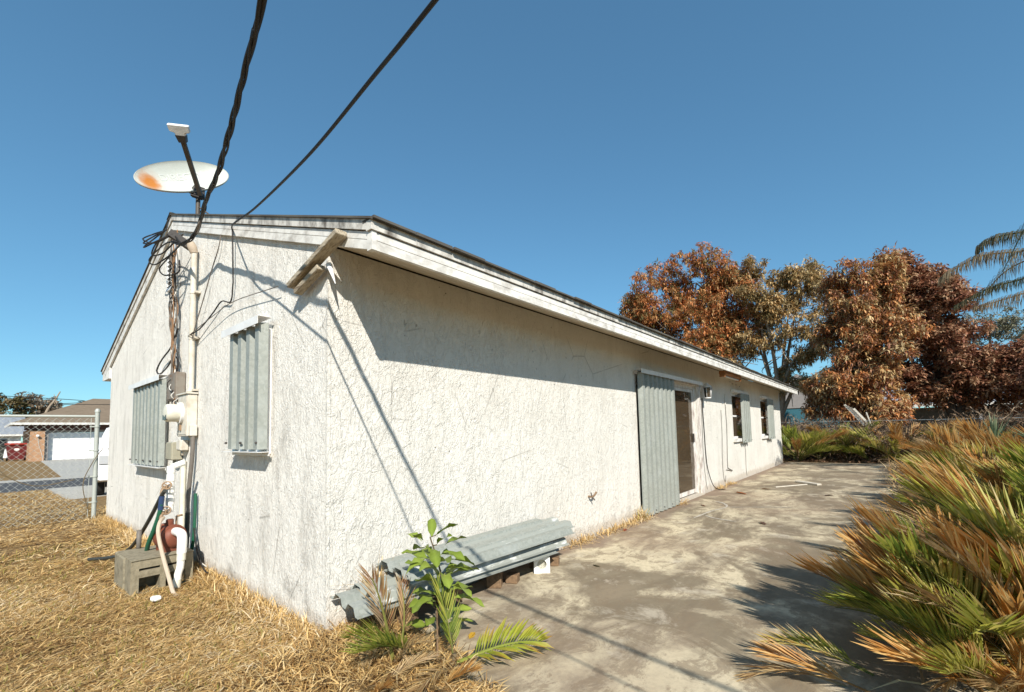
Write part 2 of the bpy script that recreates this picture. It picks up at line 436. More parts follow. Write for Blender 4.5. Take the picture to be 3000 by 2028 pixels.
# ------------------------------------------------------------------ geometry helpers
def link(o, parent=None):
    COL.objects.link(o)
    if parent is not None:
        o.parent = parent
    return o
def tag(o, label, cat, group=None):
    o['label'] = label
    o['category'] = cat
    if group:
        o['group'] = group
    return o
def thing(name, label, cat, loc=(0, 0, 0), rz=0.0, group=None):
    o = bpy.data.objects.new(name, None)
    o.empty_display_size = 0.1
    o.location = loc
    o.rotation_euler = (0, 0, rz)
    link(o)
    return tag(o, label, cat, group)
class MB:
    """collects shapes, builds ONE mesh object"""
    def __init__(s):
        s.v, s.f, s.c, s.sm = [], [], [], []
    def add(s, vs, fs, col=None, smooth=False):
        k = len(s.v)
        s.v += [tuple(v) for v in vs]
        s.f += [tuple(i + k for i in f) for f in fs]
        s.sm += [smooth] * len(fs)
        if col is not None:
            s.c += [col] * len(vs) if not isinstance(col, list) else col
        return s
    def box(s, a, b, M=None, col=None):
        (x0, y0, z0), (x1, y1, z1) = a, b
        vs = [Vector(p) for p in ((x0, y0, z0), (x1, y0, z0), (x1, y1, z0), (x0, y1, z0), (x0, y0, z1), (x1, y0, z1), (x1, y1, z1), (x0, y1, z1))]
        if M is not None:
            vs = [M @ v for v in vs]
        return s.add(vs, [(0, 3, 2, 1), (4, 5, 6, 7), (0, 1, 5, 4), (1, 2, 6, 5), (2, 3, 7, 6), (3, 0, 4, 7)], col)
    def beam(s, p, q, w, h, upv=(0, 0, 1), col=None):
        p, q = Vector(p), Vector(q)
        d = (q - p)
        L = d.length
        d.normalize()
        u = Vector(upv)
        sd_ = d.cross(u).normalized()
        u = sd_.cross(d)
        M = Matrix((d, sd_, u)).transposed().to_4x4()
        M.translation = p
        return s.box((0, -w / 2, -h / 2), (L, w / 2, h / 2), M, col)
    def tube(s, pts, r, n=8, cap=True, col=None):
        pts = [Vector(p) for p in pts]
        rs = r if isinstance(r, (list, tuple)) else [r] * len(pts)
        T = []
        for i in range(len(pts)):
            a = pts[max(0, i - 1)]
            b = pts[min(len(pts) - 1, i + 1)]
            T.append((b - a).normalized())
        ref = Vector((0, 0, 1)) if abs(T[0].z) < 0.9 else Vector((1, 0, 0))
        nrm = T[0].cross(ref).normalized()
        vs, fs = [], []
        for i, p in enumerate(pts):
            if i:
                q = T[i - 1].rotation_difference(T[i])
                nrm = (q @ nrm).normalized()
            bi = T[i].cross(nrm)
            for k in range(n):
                a = 2 * math.pi * k / n
                vs.append(p + (nrm * math.cos(a) + bi * math.sin(a)) * rs[i])
        for i in range(len(pts) - 1):
            for k in range(n):
                a, b = i * n + k, i * n + (k + 1) % n
                fs.append((a, b, b + n, a + n))
        if cap:
            fs.append(tuple(range(n - 1, -1, -1)))
            fs.append(tuple(range(len(vs) - n, len(vs))))
        return s.add(vs, fs, col, True)
    def cyl(s, p, q, r, n=16, r2=None):
        return s.tube([p, q], [r, r if r2 is None else r2], n)
    def lathe(s, prof, p, axis=(0, 0, 1), n=20):
        """prof: list of (radius, height along axis)"""
        ax = Vector(axis).normalized()
        q = Vector((0, 0, 1)).rotation_difference(ax)
        vs, fs = [], []
        for r, h in prof:
            for k in range(n):
                a = 2 * math.pi * k / n
                vs.append(Vector(p) + q @ Vector((r * math.cos(a), r * math.sin(a), h)))
        for i in range(len(prof) - 1):
            for k in range(n):
                a, b = i * n + k, i * n + (k + 1) % n
                fs.append((a, b, b + n, a + n))
        fs.append(tuple(range(n - 1, -1, -1)))
        fs.append(tuple(range(len(vs) - n, len(vs))))
        return s.add(vs, fs, None, True)
    def prism(s, poly, axis, a, b):
        """extrude 2-D polygon along axis ('x','y','z') from a to b"""
        def P(u, v, w):
            return {'x': (w, u, v), 'y': (u, w, v), 'z': (u, v, w)}[axis]
        n = len(poly)
        vs = [P(u, v, a) for u, v in poly] + [P(u, v, b) for u, v in poly]
        fs = [tuple(range(n)), tuple(range(2 * n - 1, n - 1, -1))] + [(i, i + n, (i + 1) % n + n, (i + 1) % n) for i in range(n)]
        return s.add(vs, fs)
    def mesh(s, name, mat, bevel=0.0):
        me = bpy.data.meshes.new(name)
        me.from_pydata(s.v, [], s.f)
        bm = bmesh.new()
        bm.from_mesh(me)
        bmesh.ops.recalc_face_normals(bm, faces=bm.faces)
        if any(s.sm) and not bevel:
            for e in bm.edges:
                if len(e.link_faces) == 2 and e.calc_face_angle(0.0) > 0.75:
                    e.smooth = False
        if bevel:
            bmesh.ops.bevel(bm, geom=list(bm.edges), offset=bevel, segments=1, affect='EDGES', clamp_overlap=True)
        bm.to_mesh(me)
        bm.free()
        if not bevel:
            me.polygons.foreach_set('use_smooth', s.sm)
            if s.c:
                ca = me.color_attributes.new('col', 'FLOAT_COLOR', 'POINT')
                ca.data.foreach_set('color', np.array([(*c[:3], 1.0) for c in s.c], dtype=np.float32).ravel())
        me.materials.append(MAT[mat])
        return me
    def build(s, name, mat, parent=None, loc=None, bevel=0.0):
        o = bpy.data.objects.new(name, s.mesh(name, mat, bevel))
        if loc is not None:
            o.location = loc
        return link(o, parent)
def put(name, me, parent=None, loc=(0, 0, 0), rot=(0, 0, 0), scale=1.0):
    o = bpy.data.objects.new(name, me)
    o.location = loc
    o.rotation_euler = rot
    o.scale = (scale,) * 3 if isinstance(scale, (int, float)) else scale
    return link(o, parent)
def fast(name, V, T, C, mat, parent=None):
    """V (n,3) float, T (m,3) int, C (n,3) colours -> one mesh object"""
    me = bpy.data.meshes.new(name)
    V = np.asarray(V, dtype=np.float32)
    T = np.asarray(T, dtype=np.int32)
    me.vertices.add(len(V))
    me.vertices.foreach_set('co', V.ravel())
    me.loops.add(T.size)
    me.loops.foreach_set('vertex_index', T.ravel())
    me.polygons.add(len(T))
    me.polygons.foreach_set('loop_start', np.arange(0, T.size, 3, dtype=np.int32))
    me.polygons.foreach_set('loop_total', np.full(len(T), 3, dtype=np.int32))
    me.update(calc_edges=True)
    ca = me.color_attributes.new('col', 'FLOAT_COLOR', 'POINT')
    ca.data.foreach_set('color', np.hstack([C, np.ones((len(C), 1))]).astype(np.float32).ravel())
    me.materials.append(MAT[mat])
    return link(bpy.data.objects.new(name, me), parent)
def spline(pts, k=6):
    P = [Vector(p) for p in pts]
    P = [P[0] * 2 - P[1]] + P + [P[-1] * 2 - P[-2]]
    out = []
    for i in range(1, len(P) - 2):
        for j in range(k):
            t = j / k
            a, b, c, d = P[i - 1], P[i], P[i + 1], P[i + 2]
            out.append(0.5 * ((2 * b) + (c - a) * t + (2 * a - 5 * b + 4 * c - d) * t * t + (3 * b - a - 3 * c + d) * t ** 3))
    out.append(P[-2])
    return out
def wire(name, pts, r, mat, parent=None, n=6, k=6):
    return MB().tube(spline(pts, k), r, n).build(name, mat, parent)
def sstep(x, a, b):
    t = np.clip((np.asarray(x, dtype=float) - a) / (b - a), 0, 1)
    return t * t * (3 - 2 * t)
def gz(x, y):
    """height of the yard"""
    x = np.asarray(x, dtype=float)
    y = np.asarray(y, dtype=float)
    return -0.035 - 0.085 * sstep(y, 8, 15) + 0.012 * np.sin(1.7 * x + 0.6 * y) * np.sin(1.3 * y - 0.4 * x) * sstep(14 - y, 0, 3) - 0.03 * sstep(x, 16.5, 18)

# ================================================================== SETTING
def ground():
    far = [-600, -250, -110, -60, -35, -22]
    xs = far + list(np.arange(-14, 20.1, 0.6)) + [24, 30, 40, 60, 110, 250, 600]
    ys = [-600, -250, -110, -60, -30, -18] + list(np.arange(-11, 24.1, 0.6)) + [30, 45, 70, 120, 260, 600]
    xs, ys = np.array(xs), np.array(ys)
    X, Y = np.meshgrid(xs, ys)
    Z = gz(X, Y)
    V = [(float(a), float(b), float(c)) for a, b, c in zip(X.ravel(), Y.ravel(), Z.ravel())]
    nx = len(xs)
    F = [(j * nx + i, j * nx + i + 1, (j + 1) * nx + i + 1, (j + 1) * nx + i) for j in range(len(ys) - 1) for i in range(nx - 1)]
    o = MB().add(V, F, None, True).build('ground', 'lawn_soil')
    o['kind'] = 'structure'
ground()
def struct(o):
    o['kind'] = 'structure'
    return o
# patio slab with a ragged near edge
_sl = [(-0.12, -0.03), (16.6, -0.03), (16.75, -3.1), (0.55, -3.05), (0.42, -2.2), (0.10, -1.45), (-0.02, -1.05), (-0.16, -0.62)]
SLAB = struct(MB().prism(_sl, 'z', -0.12, 0.0).build('patio_slab', 'slab_concrete'))
def scuff(pts, w):
    P = spline(pts, 5)
    vs, fs = [], []
    for i, p in enumerate(P):
        d = (P[min(i + 1, len(P) - 1)] - P[max(0, i - 1)]).normalized()
        s = Vector((-d.y, d.x, 0)) * w * (0.6 + 0.8 * random.random()) * (0.25 if i in (0, len(P) - 1) else 1)
        vs += [p + s, p - s]
        if i:
            fs.append((2 * i - 2, 2 * i - 1, 2 * i + 1, 2 * i))
    MB().add(vs, fs).build('scuff_mark', 'pale_scuff', SLAB)
scuff([(4.95, -0.62, 0.004), (5.6, -0.66, 0.004), (6.1, -0.75, 0.004), (6.45, -0.62, 0.004), (6.6, -0.45, 0.004)], 0.018)
scuff([(6.1, -0.77, 0.005), (6.3, -1.1, 0.005), (6.6, -1.6, 0.005)], 0.014)
scuff([(5.25, -0.68, 0.005), (5.1, -0.85, 0.005), (5.0, -1.15, 0.005)], 0.018)
def crack(pts, w):
    vs, fs = [], []
    P = []
    for a, b in zip(pts[:-1], pts[1:]):
        for j in range(8):
            t = j / 8
            P.append(Vector((a[0] + (b[0] - a[0]) * t + random.uniform(-.02, .02), a[1] + (b[1] - a[1]) * t + random.uniform(-.02, .02), 0.003)))
    for i, p in enumerate(P):
        d = (P[min(i + 1, len(P) - 1)] - P[max(0, i - 1)]).normalized()
        s = Vector((-d.y, d.x, 0)) * w * random.uniform(0.4, 1.3)
        vs += [p + s, p - s]
        if i:
            fs.append((2 * i - 2, 2 * i - 1, 2 * i + 1, 2 * i))
    MB().add(vs, fs).build('crack', 'dark_metal', SLAB)
crack([(6.4, -0.1), (6.5, -1.2), (6.45, -3.0)], 0.003)
crack([(11.3, -0.1), (11.3, -1.5), (11.35, -3.0)], 0.004)
# street, drives
struct(MB().prism([(-90, 16.35), (90, 16.35), (90, 21.2), (-90, 21.2)], 'z', -0.3, -0.112).build('road', 'asphalt'))
struct(MB().prism([(-90, 21.2), (90, 21.2), (90, 22.4), (-90, 22.4)], 'z', -0.3, -0.10).build('pavement', 'drive_concrete'))
struct(MB().prism([(0.9, 22.4), (8.4, 22.4), (8.6, 48.6), (2.1, 48.6)], 'z', -0.3, -0.095).build('neighbour_driveway', 'drive_concrete'))
struct(MB().prism([(0.05, 9.2), (5.0, 9.2), (5.0, 16.35), (0.05, 16.35)], 'z', -0.3, -0.088).build('driveway', 'drive_concrete'))

# ================================================================== HOUSE
L, WD = 16.23, 7.08
RZ = lambda y: 2.47 + 0.344 * (min(y, WD - y) + 0.56)          # roof top
HOUSE = thing('house', 'long white stucco house with low gable roof and weathered fascia', 'house')
def wall_with_holes(name, mat, x0, x1, z0, z1, holes, depth=0.14):
    m = MB()
    xs = sorted({x0, x1, *[h[0] for h in holes], *[h[1] for h in holes]})
    zs = sorted({z0, z1, *[h[2] for h in holes], *[h[3] for h in holes]})
    for i in range(len(xs) - 1):
        for j in range(len(zs) - 1):
            cx, cz = (xs[i] + xs[i + 1]) / 2, (zs[j] + zs[j + 1]) / 2
            if any(h[0] < cx < h[1] and h[2] < cz < h[3] for h in holes):
                continue
            m.add([(xs[i], 0, zs[j]), (xs[i + 1], 0, zs[j]), (xs[i + 1], 0, zs[j + 1]), (xs[i], 0, zs[j + 1])], [(0, 1, 2, 3)])
    for a, b, c, d in holes:
        m.add([(a, 0, c), (b, 0, c), (b, 0, d), (a, 0, d), (a, depth, c), (b, depth, c), (b, depth, d), (a, depth, d)],
              [(0, 4, 5, 1), (1, 5, 6, 2), (2, 6, 7, 3), (3, 7, 4, 0)])
    return m.build(name, mat, HOUSE)
DOOR = (4.66, 7.32, 0.03, 2.03)
WIN = [(9.93, 11.42, 0.97, 2.04), (13.08, 14.62, 0.97, 2.04)]
wall_with_holes('wall', 'stucco_long', 0, L, -0.25, RZ(0) - 0.185, [DOOR] + WIN)
_g = [(0.0, -0.25), (WD, -0.25), (WD, RZ(WD) - 0.185), (WD / 2, RZ(WD / 2) - 0.185), (0.0, RZ(0) - 0.185)]
def gable(x):
    return MB().add([(x, y, z) for y, z in _g], [(0, 1, 2, 3, 4)]).build('wall', 'stucco_gable', HOUSE)
gable(0.0)
gable(L)
MB().add([(0, WD, -0.25), (L, WD, -0.25), (L, WD, RZ(0) - 0.185), (0, WD, RZ(0) - 0.185)], [(0, 1, 2, 3)]).build('wall', 'stucco_long', HOUSE)
# corner bead of the stucco at the near corner, a little proud
MB().prism([(-0.004, -0.004), (0.018, -0.004), (-0.004, 0.018)], 'z', -0.2, RZ(0) - 0.19).build('corner_bead', 'stucco_long', HOUSE)
# roof slabs
E_ = 0.575
def roof_half(sgn):
    y0, y1 = (-E_, WD / 2) if sgn > 0 else (WD + E_, WD / 2)
    poly = [(y0, RZ(y0)), (y1, RZ(y1)), (y1, RZ(y1) - 0.013), (y0, RZ(y0) - 0.013)]
    return MB().prism(poly, 'x', -0.058, L + 0.058).build('roof', 'shingles', HOUSE)
roof_half(1)
roof_half(-1)
MB().prism([(WD / 2 - 0.13, RZ(WD / 2) - 0.035), (WD / 2, RZ(WD / 2) + 0.018), (WD / 2 + 0.13, RZ(WD / 2) - 0.035), (WD / 2, RZ(WD / 2) - 0.0)], 'x', -0.062, L + 0.062).build('ridge_cap', 'shingles', HOUSE)
# shingle tabs along the near eave and rake, seen from below as an uneven edge
for i in range(54):
    x = -0.05 + i * 0.303
    MB().box((x + 0.004, -E_ - 0.012 - random.random() * 0.014, RZ(-E_) - 0.008), (x + 0.298, -E_ + 0.1, RZ(-E_) + 0.004 + random.random() * 0.008)).build('shingle', 'shingles', HOUSE)
def par(m, y0, y1, dz0, dz1, xa, xb):
    m.prism([(y0, RZ(y0) - dz0), (y1, RZ(y1) - dz0), (y1, RZ(y1) - dz1), (y0, RZ(y0) - dz1)], 'x', xa, xb)
for xo, sg in ((0.0, -1), (L, 1)):
    for cuts in ((-0.548, 0.93, 3.538), (WD + 0.548, 5.3, 3.542)):
        for a, b in zip(cuts[:-1], cuts[1:]):
            g = 0.002 if b > a else -0.002
            m = MB()
            par(m, a + g, b - g, 0.083, 0.128, xo + sg * 0.003, xo + sg * 0.030)
            par(m, a + g, b - g, 0.132, 0.187, xo + sg * 0.003, xo + sg * 0.030)
            par(m, a + g, b - g, 0.1279, 0.1321, xo + sg * 0.003, xo + sg * 0.022)
            m.build('rake_fascia', 'fascia_paint', HOUSE)
        a, b = cuts[0], cuts[-1]
        m = MB()
        par(m, a, b, 0.0135, 0.076, xo + sg * 0.003, xo + sg * 0.043)
        m.build('rake_trim', 'fascia_upper_paint', HOUSE)
for yo, sg in ((-0.52, -1), (WD + 0.52, 1)):
    cuts = [-0.03, 3.6, 8.3, 12.9, L + 0.03]
    for a, b in zip(cuts[:-1], cuts[1:]):
        m = MB()
        z = RZ(-0.535)
        for d0, d1, t in ((0.083, 0.128, 0.027), (0.132, 0.187, 0.027), (0.1279, 0.1321, 0.019)):
            m.box((a + 0.002, min(yo, yo + sg * t), z - d1), (b - 0.002, max(yo, yo + sg * t), z - d0))
        m.build('eave_fascia', 'fascia_paint', HOUSE)
    m = MB()
    m.box((-0.043, min(yo, yo + sg * 0.04), z - 0.076), (L + 0.043, max(yo, yo + sg * 0.04), z - 0.0135))
    m.build('eave_trim', 'fascia_upper_paint', HOUSE)
    # sloping soffit boards between fascia and wall
    yw = 0.0 if sg < 0 else WD
    for a, b in ((yo, yo + (yw - yo) * 0.42), (yo + (yw - yo) * 0.43, yw)):
        pa = [(a, RZ(a) - 0.172), (b, RZ(b) - 0.172), (b, RZ(b) - 0.155), (a, RZ(a) - 0.155)]
        MB().prism(pa, 'x', 0.0, L).build('soffit_board', 'soffit_paint', HOUSE)
# corner block where the two fascias meet
MB().box((-0.034, -0.552, RZ(-0.535) - 0.189), (-0.002, -0.505, RZ(-0.535) - 0.081)).build('corner_block', 'fascia_paint', HOUSE)
MB().box((-0.0455, -0.5625, RZ(-0.535) - 0.078), (0.004, -0.512, RZ(-0.535) - 0.0125)).build('corner_block', 'fascia_upper_paint', HOUSE)
# closed return at the far eave of the gable end
MB().prism([(WD, 2.285), (WD + 0.52, 2.285), (WD + 0.52, 2.33), (WD, 2.47)], 'x', -0.028, 0.12).build('eave_return', 'fascia_paint', HOUSE)
# gable vent
V0 = (3.40, 3.74, 3.02, 3.46)
m = MB()
for a, b in (((-0.025, 3.38, 3.0), (-0.002, 3.41, 3.48)), ((-0.025, 3.73, 3.0), (-0.002, 3.76, 3.48)), ((-0.025, 3.41, 3.0), (-0.002, 3.73, 3.03)), ((-0.025, 3.41, 3.45), (-0.002, 3.73, 3.48))):
    m.box(a, b)
VENT = m.build('gable_vent', 'white_metal', HOUSE)
MB().box((-0.004, 3.41, 3.03), (-0.0015, 3.73, 3.45)).build('vent_back', 'dark_metal', VENT)
for k in range(8):
    z = 3.05 + k * 0.051
    MB().add([(-0.028, 3.41, z), (-0.028, 3.73, z), (-0.005, 3.73, z + 0.03), (-0.005, 3.41, z + 0.03), (-0.026, 3.41, z - 0.004), (-0.026, 3.73, z - 0.004)],
             [(0, 1, 2, 3), (0, 4, 5, 1)]).build('louvre', 'white_metal', VENT)
# interior seen through the door
m = MB()
m.box((3.6, 0.15, -0.06), (8.6, 5.2, 0.0))
m.build('floor', 'interior_floor', HOUSE)
m = MB()
m.box((3.5, 5.2, 0.0), (8.7, 5.25, 2.4))
m.box((3.5, 0.2, 0.0), (3.55, 5.2, 2.4))
m.box((8.65, 0.2, 0.0), (8.7, 5.2, 2.4))
m.box((3.5, 0.2, 2.4), (8.7, 5.25, 2.42))
m.build('inner_wall', 'interior', HOUSE)
# wavy brown sheet added behind the glass to imitate the yard's reflection
_cp = [(4.75 + 0.05 * k, 0.26 + 0.025 * math.sin(k * 1.9) + 0.012 * math.sin(k * 0.7)) for k in range(52)]
MB().add([(x, y, z) for x, y in _cp for z in (0.35, 1.98)], [(2 * k, 2 * k + 2, 2 * k + 3, 2 * k + 1) for k in range(51)], None, True).build('reflection_sheet', 'reflection_sheet', HOUSE)
# sliding glass door
D = MB()
a, b, c, d = DOOR
D.box((a + 0.001, 0.03, c), (a + 0.05, 0.13, d - 0.001))
D.box((b - 0.06, 0.03, c), (b - 0.001, 0.13, d - 0.001))
D.box((a + 0.05, 0.03, d - 0.06), (b - 0.06, 0.13, d - 0.001))
DO = D.build('sliding_door', 'door_frame_paint', HOUSE)
MB().box((a - 0.02, -0.055, -0.02), (b + 0.08, 0.13, 0.029)).build('door_sill', 'pale_scuff', DO)
for x0, x1, y in ((4.72, 6.05, 0.095), (5.98, 7.255, 0.06)):
    m = MB()
    for p, q in (((x0, y - 0.015, 0.05), (x0 + 0.05, y + 0.015, 1.965)), ((x1 - 0.05, y - 0.015, 0.05), (x1, y + 0.015, 1.965)), ((x0 + 0.05, y - 0.015, 0.05), (x1 - 0.05, y + 0.015, 0.12)), ((x0 + 0.05, y - 0.015, 1.91), (x1 - 0.05, y + 0.015, 1.965))):
        m.box(p, q)
    s = m.build('door_panel', 'door_frame_paint', DO)
    MB().box((x0 + 0.05, y - 0.004, 0.12), (x1 - 0.05, y + 0.004, 1.91)).build('pane', 'window_glass', DO)
m = MB()
m.box((7.17, 0.025, 0.98), (7.20, 0.045, 1.14))
m.build('handle', 'dark_metal', DO)
# layered peeling trim at the right of the door
for x0, x1, y0 in ((7.325, 7.36, -0.035), (7.363, 7.40, -0.05), (7.403, 7.44, -0.028)):
    MB().box((x0, y0, 0.0), (x1, -0.002, 2.10)).build('door_casing', 'door_frame_paint', DO)
MB().box((a - 0.06, -0.04, 2.032), (7.32, -0.002, 2.085)).build('door_casing', 'door_frame_paint', DO)
# windows in the long wall
for a, b, c, d in WIN:
    m = MB()
    for p, q in (((a + 0.001, 0.05, c), (a + 0.045, 0.11, d)), ((b - 0.045, 0.05, c), (b - 0.001, 0.11, d)), ((a + 0.045, 0.05, d - 0.045), (b - 0.045, 0.11, d - 0.001)), ((a + 0.045, 0.05, c + 0.001), (b - 0.045, 0.11, c + 0.05)), ((a + 0.045, 0.06, 1.49), (b - 0.045, 0.10, 1.53))):
        m.box(p, q)
    w = m.build('window', 'white_metal', HOUSE)
    MB().box((a + 0.045, 0.074, c + 0.05), (b - 0.045, 0.082, d - 0.045)).build('pane', 'window_glass', w)
    MB().box((a + 0.045, 0.10, c + 0.05), (b - 0.045, 0.103, d - 0.045)).build('screen', 'insect_screen', w)
    MB().box((a - 0.06, -0.055, c - 0.075), (b + 0.06, 0.12, c - 0.001)).build('sill', 'fascia_paint', w)
    MB().box((a - 0.1, 0.5, 0.7), (b + 0.1, 0.52, 2.2)).build('inner_wall', 'interior', HOUSE)
# frame edges of the two gable windows that show round the shutters
for y0, y1, z0, z1 in ((0.83, 1.52, 1.12, 2.10), (3.62, 5.08, 0.94, 1.96)):
    m = MB()
    for p, q in (((-0.03, y0, z0), (-0.002, y0 + 0.05, z1)), ((-0.03, y1 - 0.05, z0), (-0.002, y1, z1)), ((-0.03, y0 + 0.05, z1 - 0.05), (-0.002, y1 - 0.05, z1)), ((-0.05, y0 + 0.05, z0), (-0.002, y1 - 0.05, z0 + 0.05))):
        m.box(p, q)
    w = m.build('window', 'white_metal', HOUSE)
    MB().box((-0.006, y0 + 0.05, z0 + 0.05), (-0.003, y1 - 0.05, z1 - 0.05)).build('pane', 'dark_glass', w)

# ================================================================== STORM SHUTTERS
def corrugated(width, height, pitch, depth, t=0.0016, start=0.0):
    """trapezoid sheet: profile in (u, w), u across, w outwards; extruded along local z"""
    prof = []
    n = int(round(width / pitch))
    p = width / n
    for k in range(n):
        u = k * p
        prof += [(u + 0.02 * p, 0), (u + 0.22 * p, 0), (u + 0.40 * p, depth), (u + 0.80 * p, depth)]
    prof += [(width - 0.001, 0)]
    m = MB()
    k = len(prof)
    for u, w in prof:
        m.v.append((u, -w, 0))
        m.v.append((u, -w, height))
    for u, w in prof:
        m.v.append((u, -w + t, 0))
        m.v.append((u, -w + t, height))
    for i in range(k - 1):
        a = 2 * i
        m.f.append((a, a + 2, a + 3, a + 1))
        b = 2 * k + 2 * i
        m.f.append((b, b + 1, b + 3, b + 2))
        m.f.append((a, b, b + 2, a + 2))
        m.f.append((a + 1, a + 3, b + 3, b + 1))
    m.f += [(0, 1, 2 * k + 1, 2 * k), (2 * k - 2, 4 * k - 2, 4 * k - 1, 2 * k - 1)]
    m.sm = [False] * len(m.f)
    return m
def shutter(name, label, loc, rz, width, height, npan, pitch, depth, head=True, headlen=None, sill=True, group='storm shutters on the house'):
    t = thing(name, label, 'shutter', loc, rz, group)
    pw = width / npan
    for k in range(npan):
        me = corrugated(pw + 0.012, height, pitch, depth).mesh('panel', 'galvanised')
        put('panel', me, t, (k * pw, -0.012 - 0.003 * (k % 2), 0))
    hl = headlen or width + 0.08
    if head:
        m = MB()
        m.box((-0.04, -depth - 0.045, height - 0.022), (hl - 0.04, -depth - 0.042, height + 0.035))
        m.box((-0.04, -depth - 0.045, height + 0.035), (hl - 0.04, 0.0, height + 0.038))
        m.build('header_track', 'white_metal', t)
    if sill:
        m = MB()
        m.box((-0.03, -depth - 0.03, -0.022), (width + 0.03, 0.0, -0.018))
        m.box((-0.03, -0.004, -0.05), (width + 0.03, 0.0, -0.022))
        m.build('sill_track', 'white_metal', t)
    for k in range(npan * 2 + 1):
        u = 0.03 + k * (width - 0.06) / (npan * 2)
        MB().lathe([(0.001, -0.012), (0.009, -0.012), (0.009, 0), (0.006, 0.004)], (u, -depth - 0.02, 0.05), (0, -1, 0), 8).build('wing_nut', 'dark_metal', t)
    return t
# gable (outer face -x): local x runs towards -y, local -y is outward
shutter('storm_shutter', 'grey corrugated storm shutter on the gable near the house corner', (-0.035, 1.47, 1.155), R(-90), 0.67, 0.945, 1, 0.165, 0.055)
shutter('storm_shutter', 'wide grey corrugated storm shutter beside the electric meter', (-0.035, 4.95, 0.955), R(-90), 1.42, 0.985, 2, 0.162, 0.05)
shutter('storm_shutter', 'tall corrugated steel shutter covering half of the sliding door', (4.60, -0.035, 0.015), 0, 1.34, 2.045, 2, 0.165, 0.05, True, 2.78, False)
shutter('storm_shutter', 'corrugated shutter over the window beside the wall lantern', (10.45, -0.06, 0.865), 0, 0.75, 1.19, 1, 0.18, 0.05, False, None, False)
shutter('storm_shutter', 'corrugated shutter over the last window of the long wall', (13.65, -0.06, 0.865), 0, 0.72, 1.19, 1, 0.18, 0.05, False, None, False)
for a, b, c, d in WIN:
    MB().box((a - 0.05, -0.07, d + 0.02), (b - 0.10, -0.003, d + 0.085)).build('shutter_track', 'white_metal', HOUSE)
# small dark marks and screw holes above the windows
for x, z in ((9.85, 2.30), (10.1, 2.27), (10.4, 2.27), (10.75, 2.25)):
    MB().lathe([(0.018, 0.0), (0.015, 0.006)], (x, -0.001, z), (0, -1, 0), 7).build('screw_hole', 'dark_metal', HOUSE)

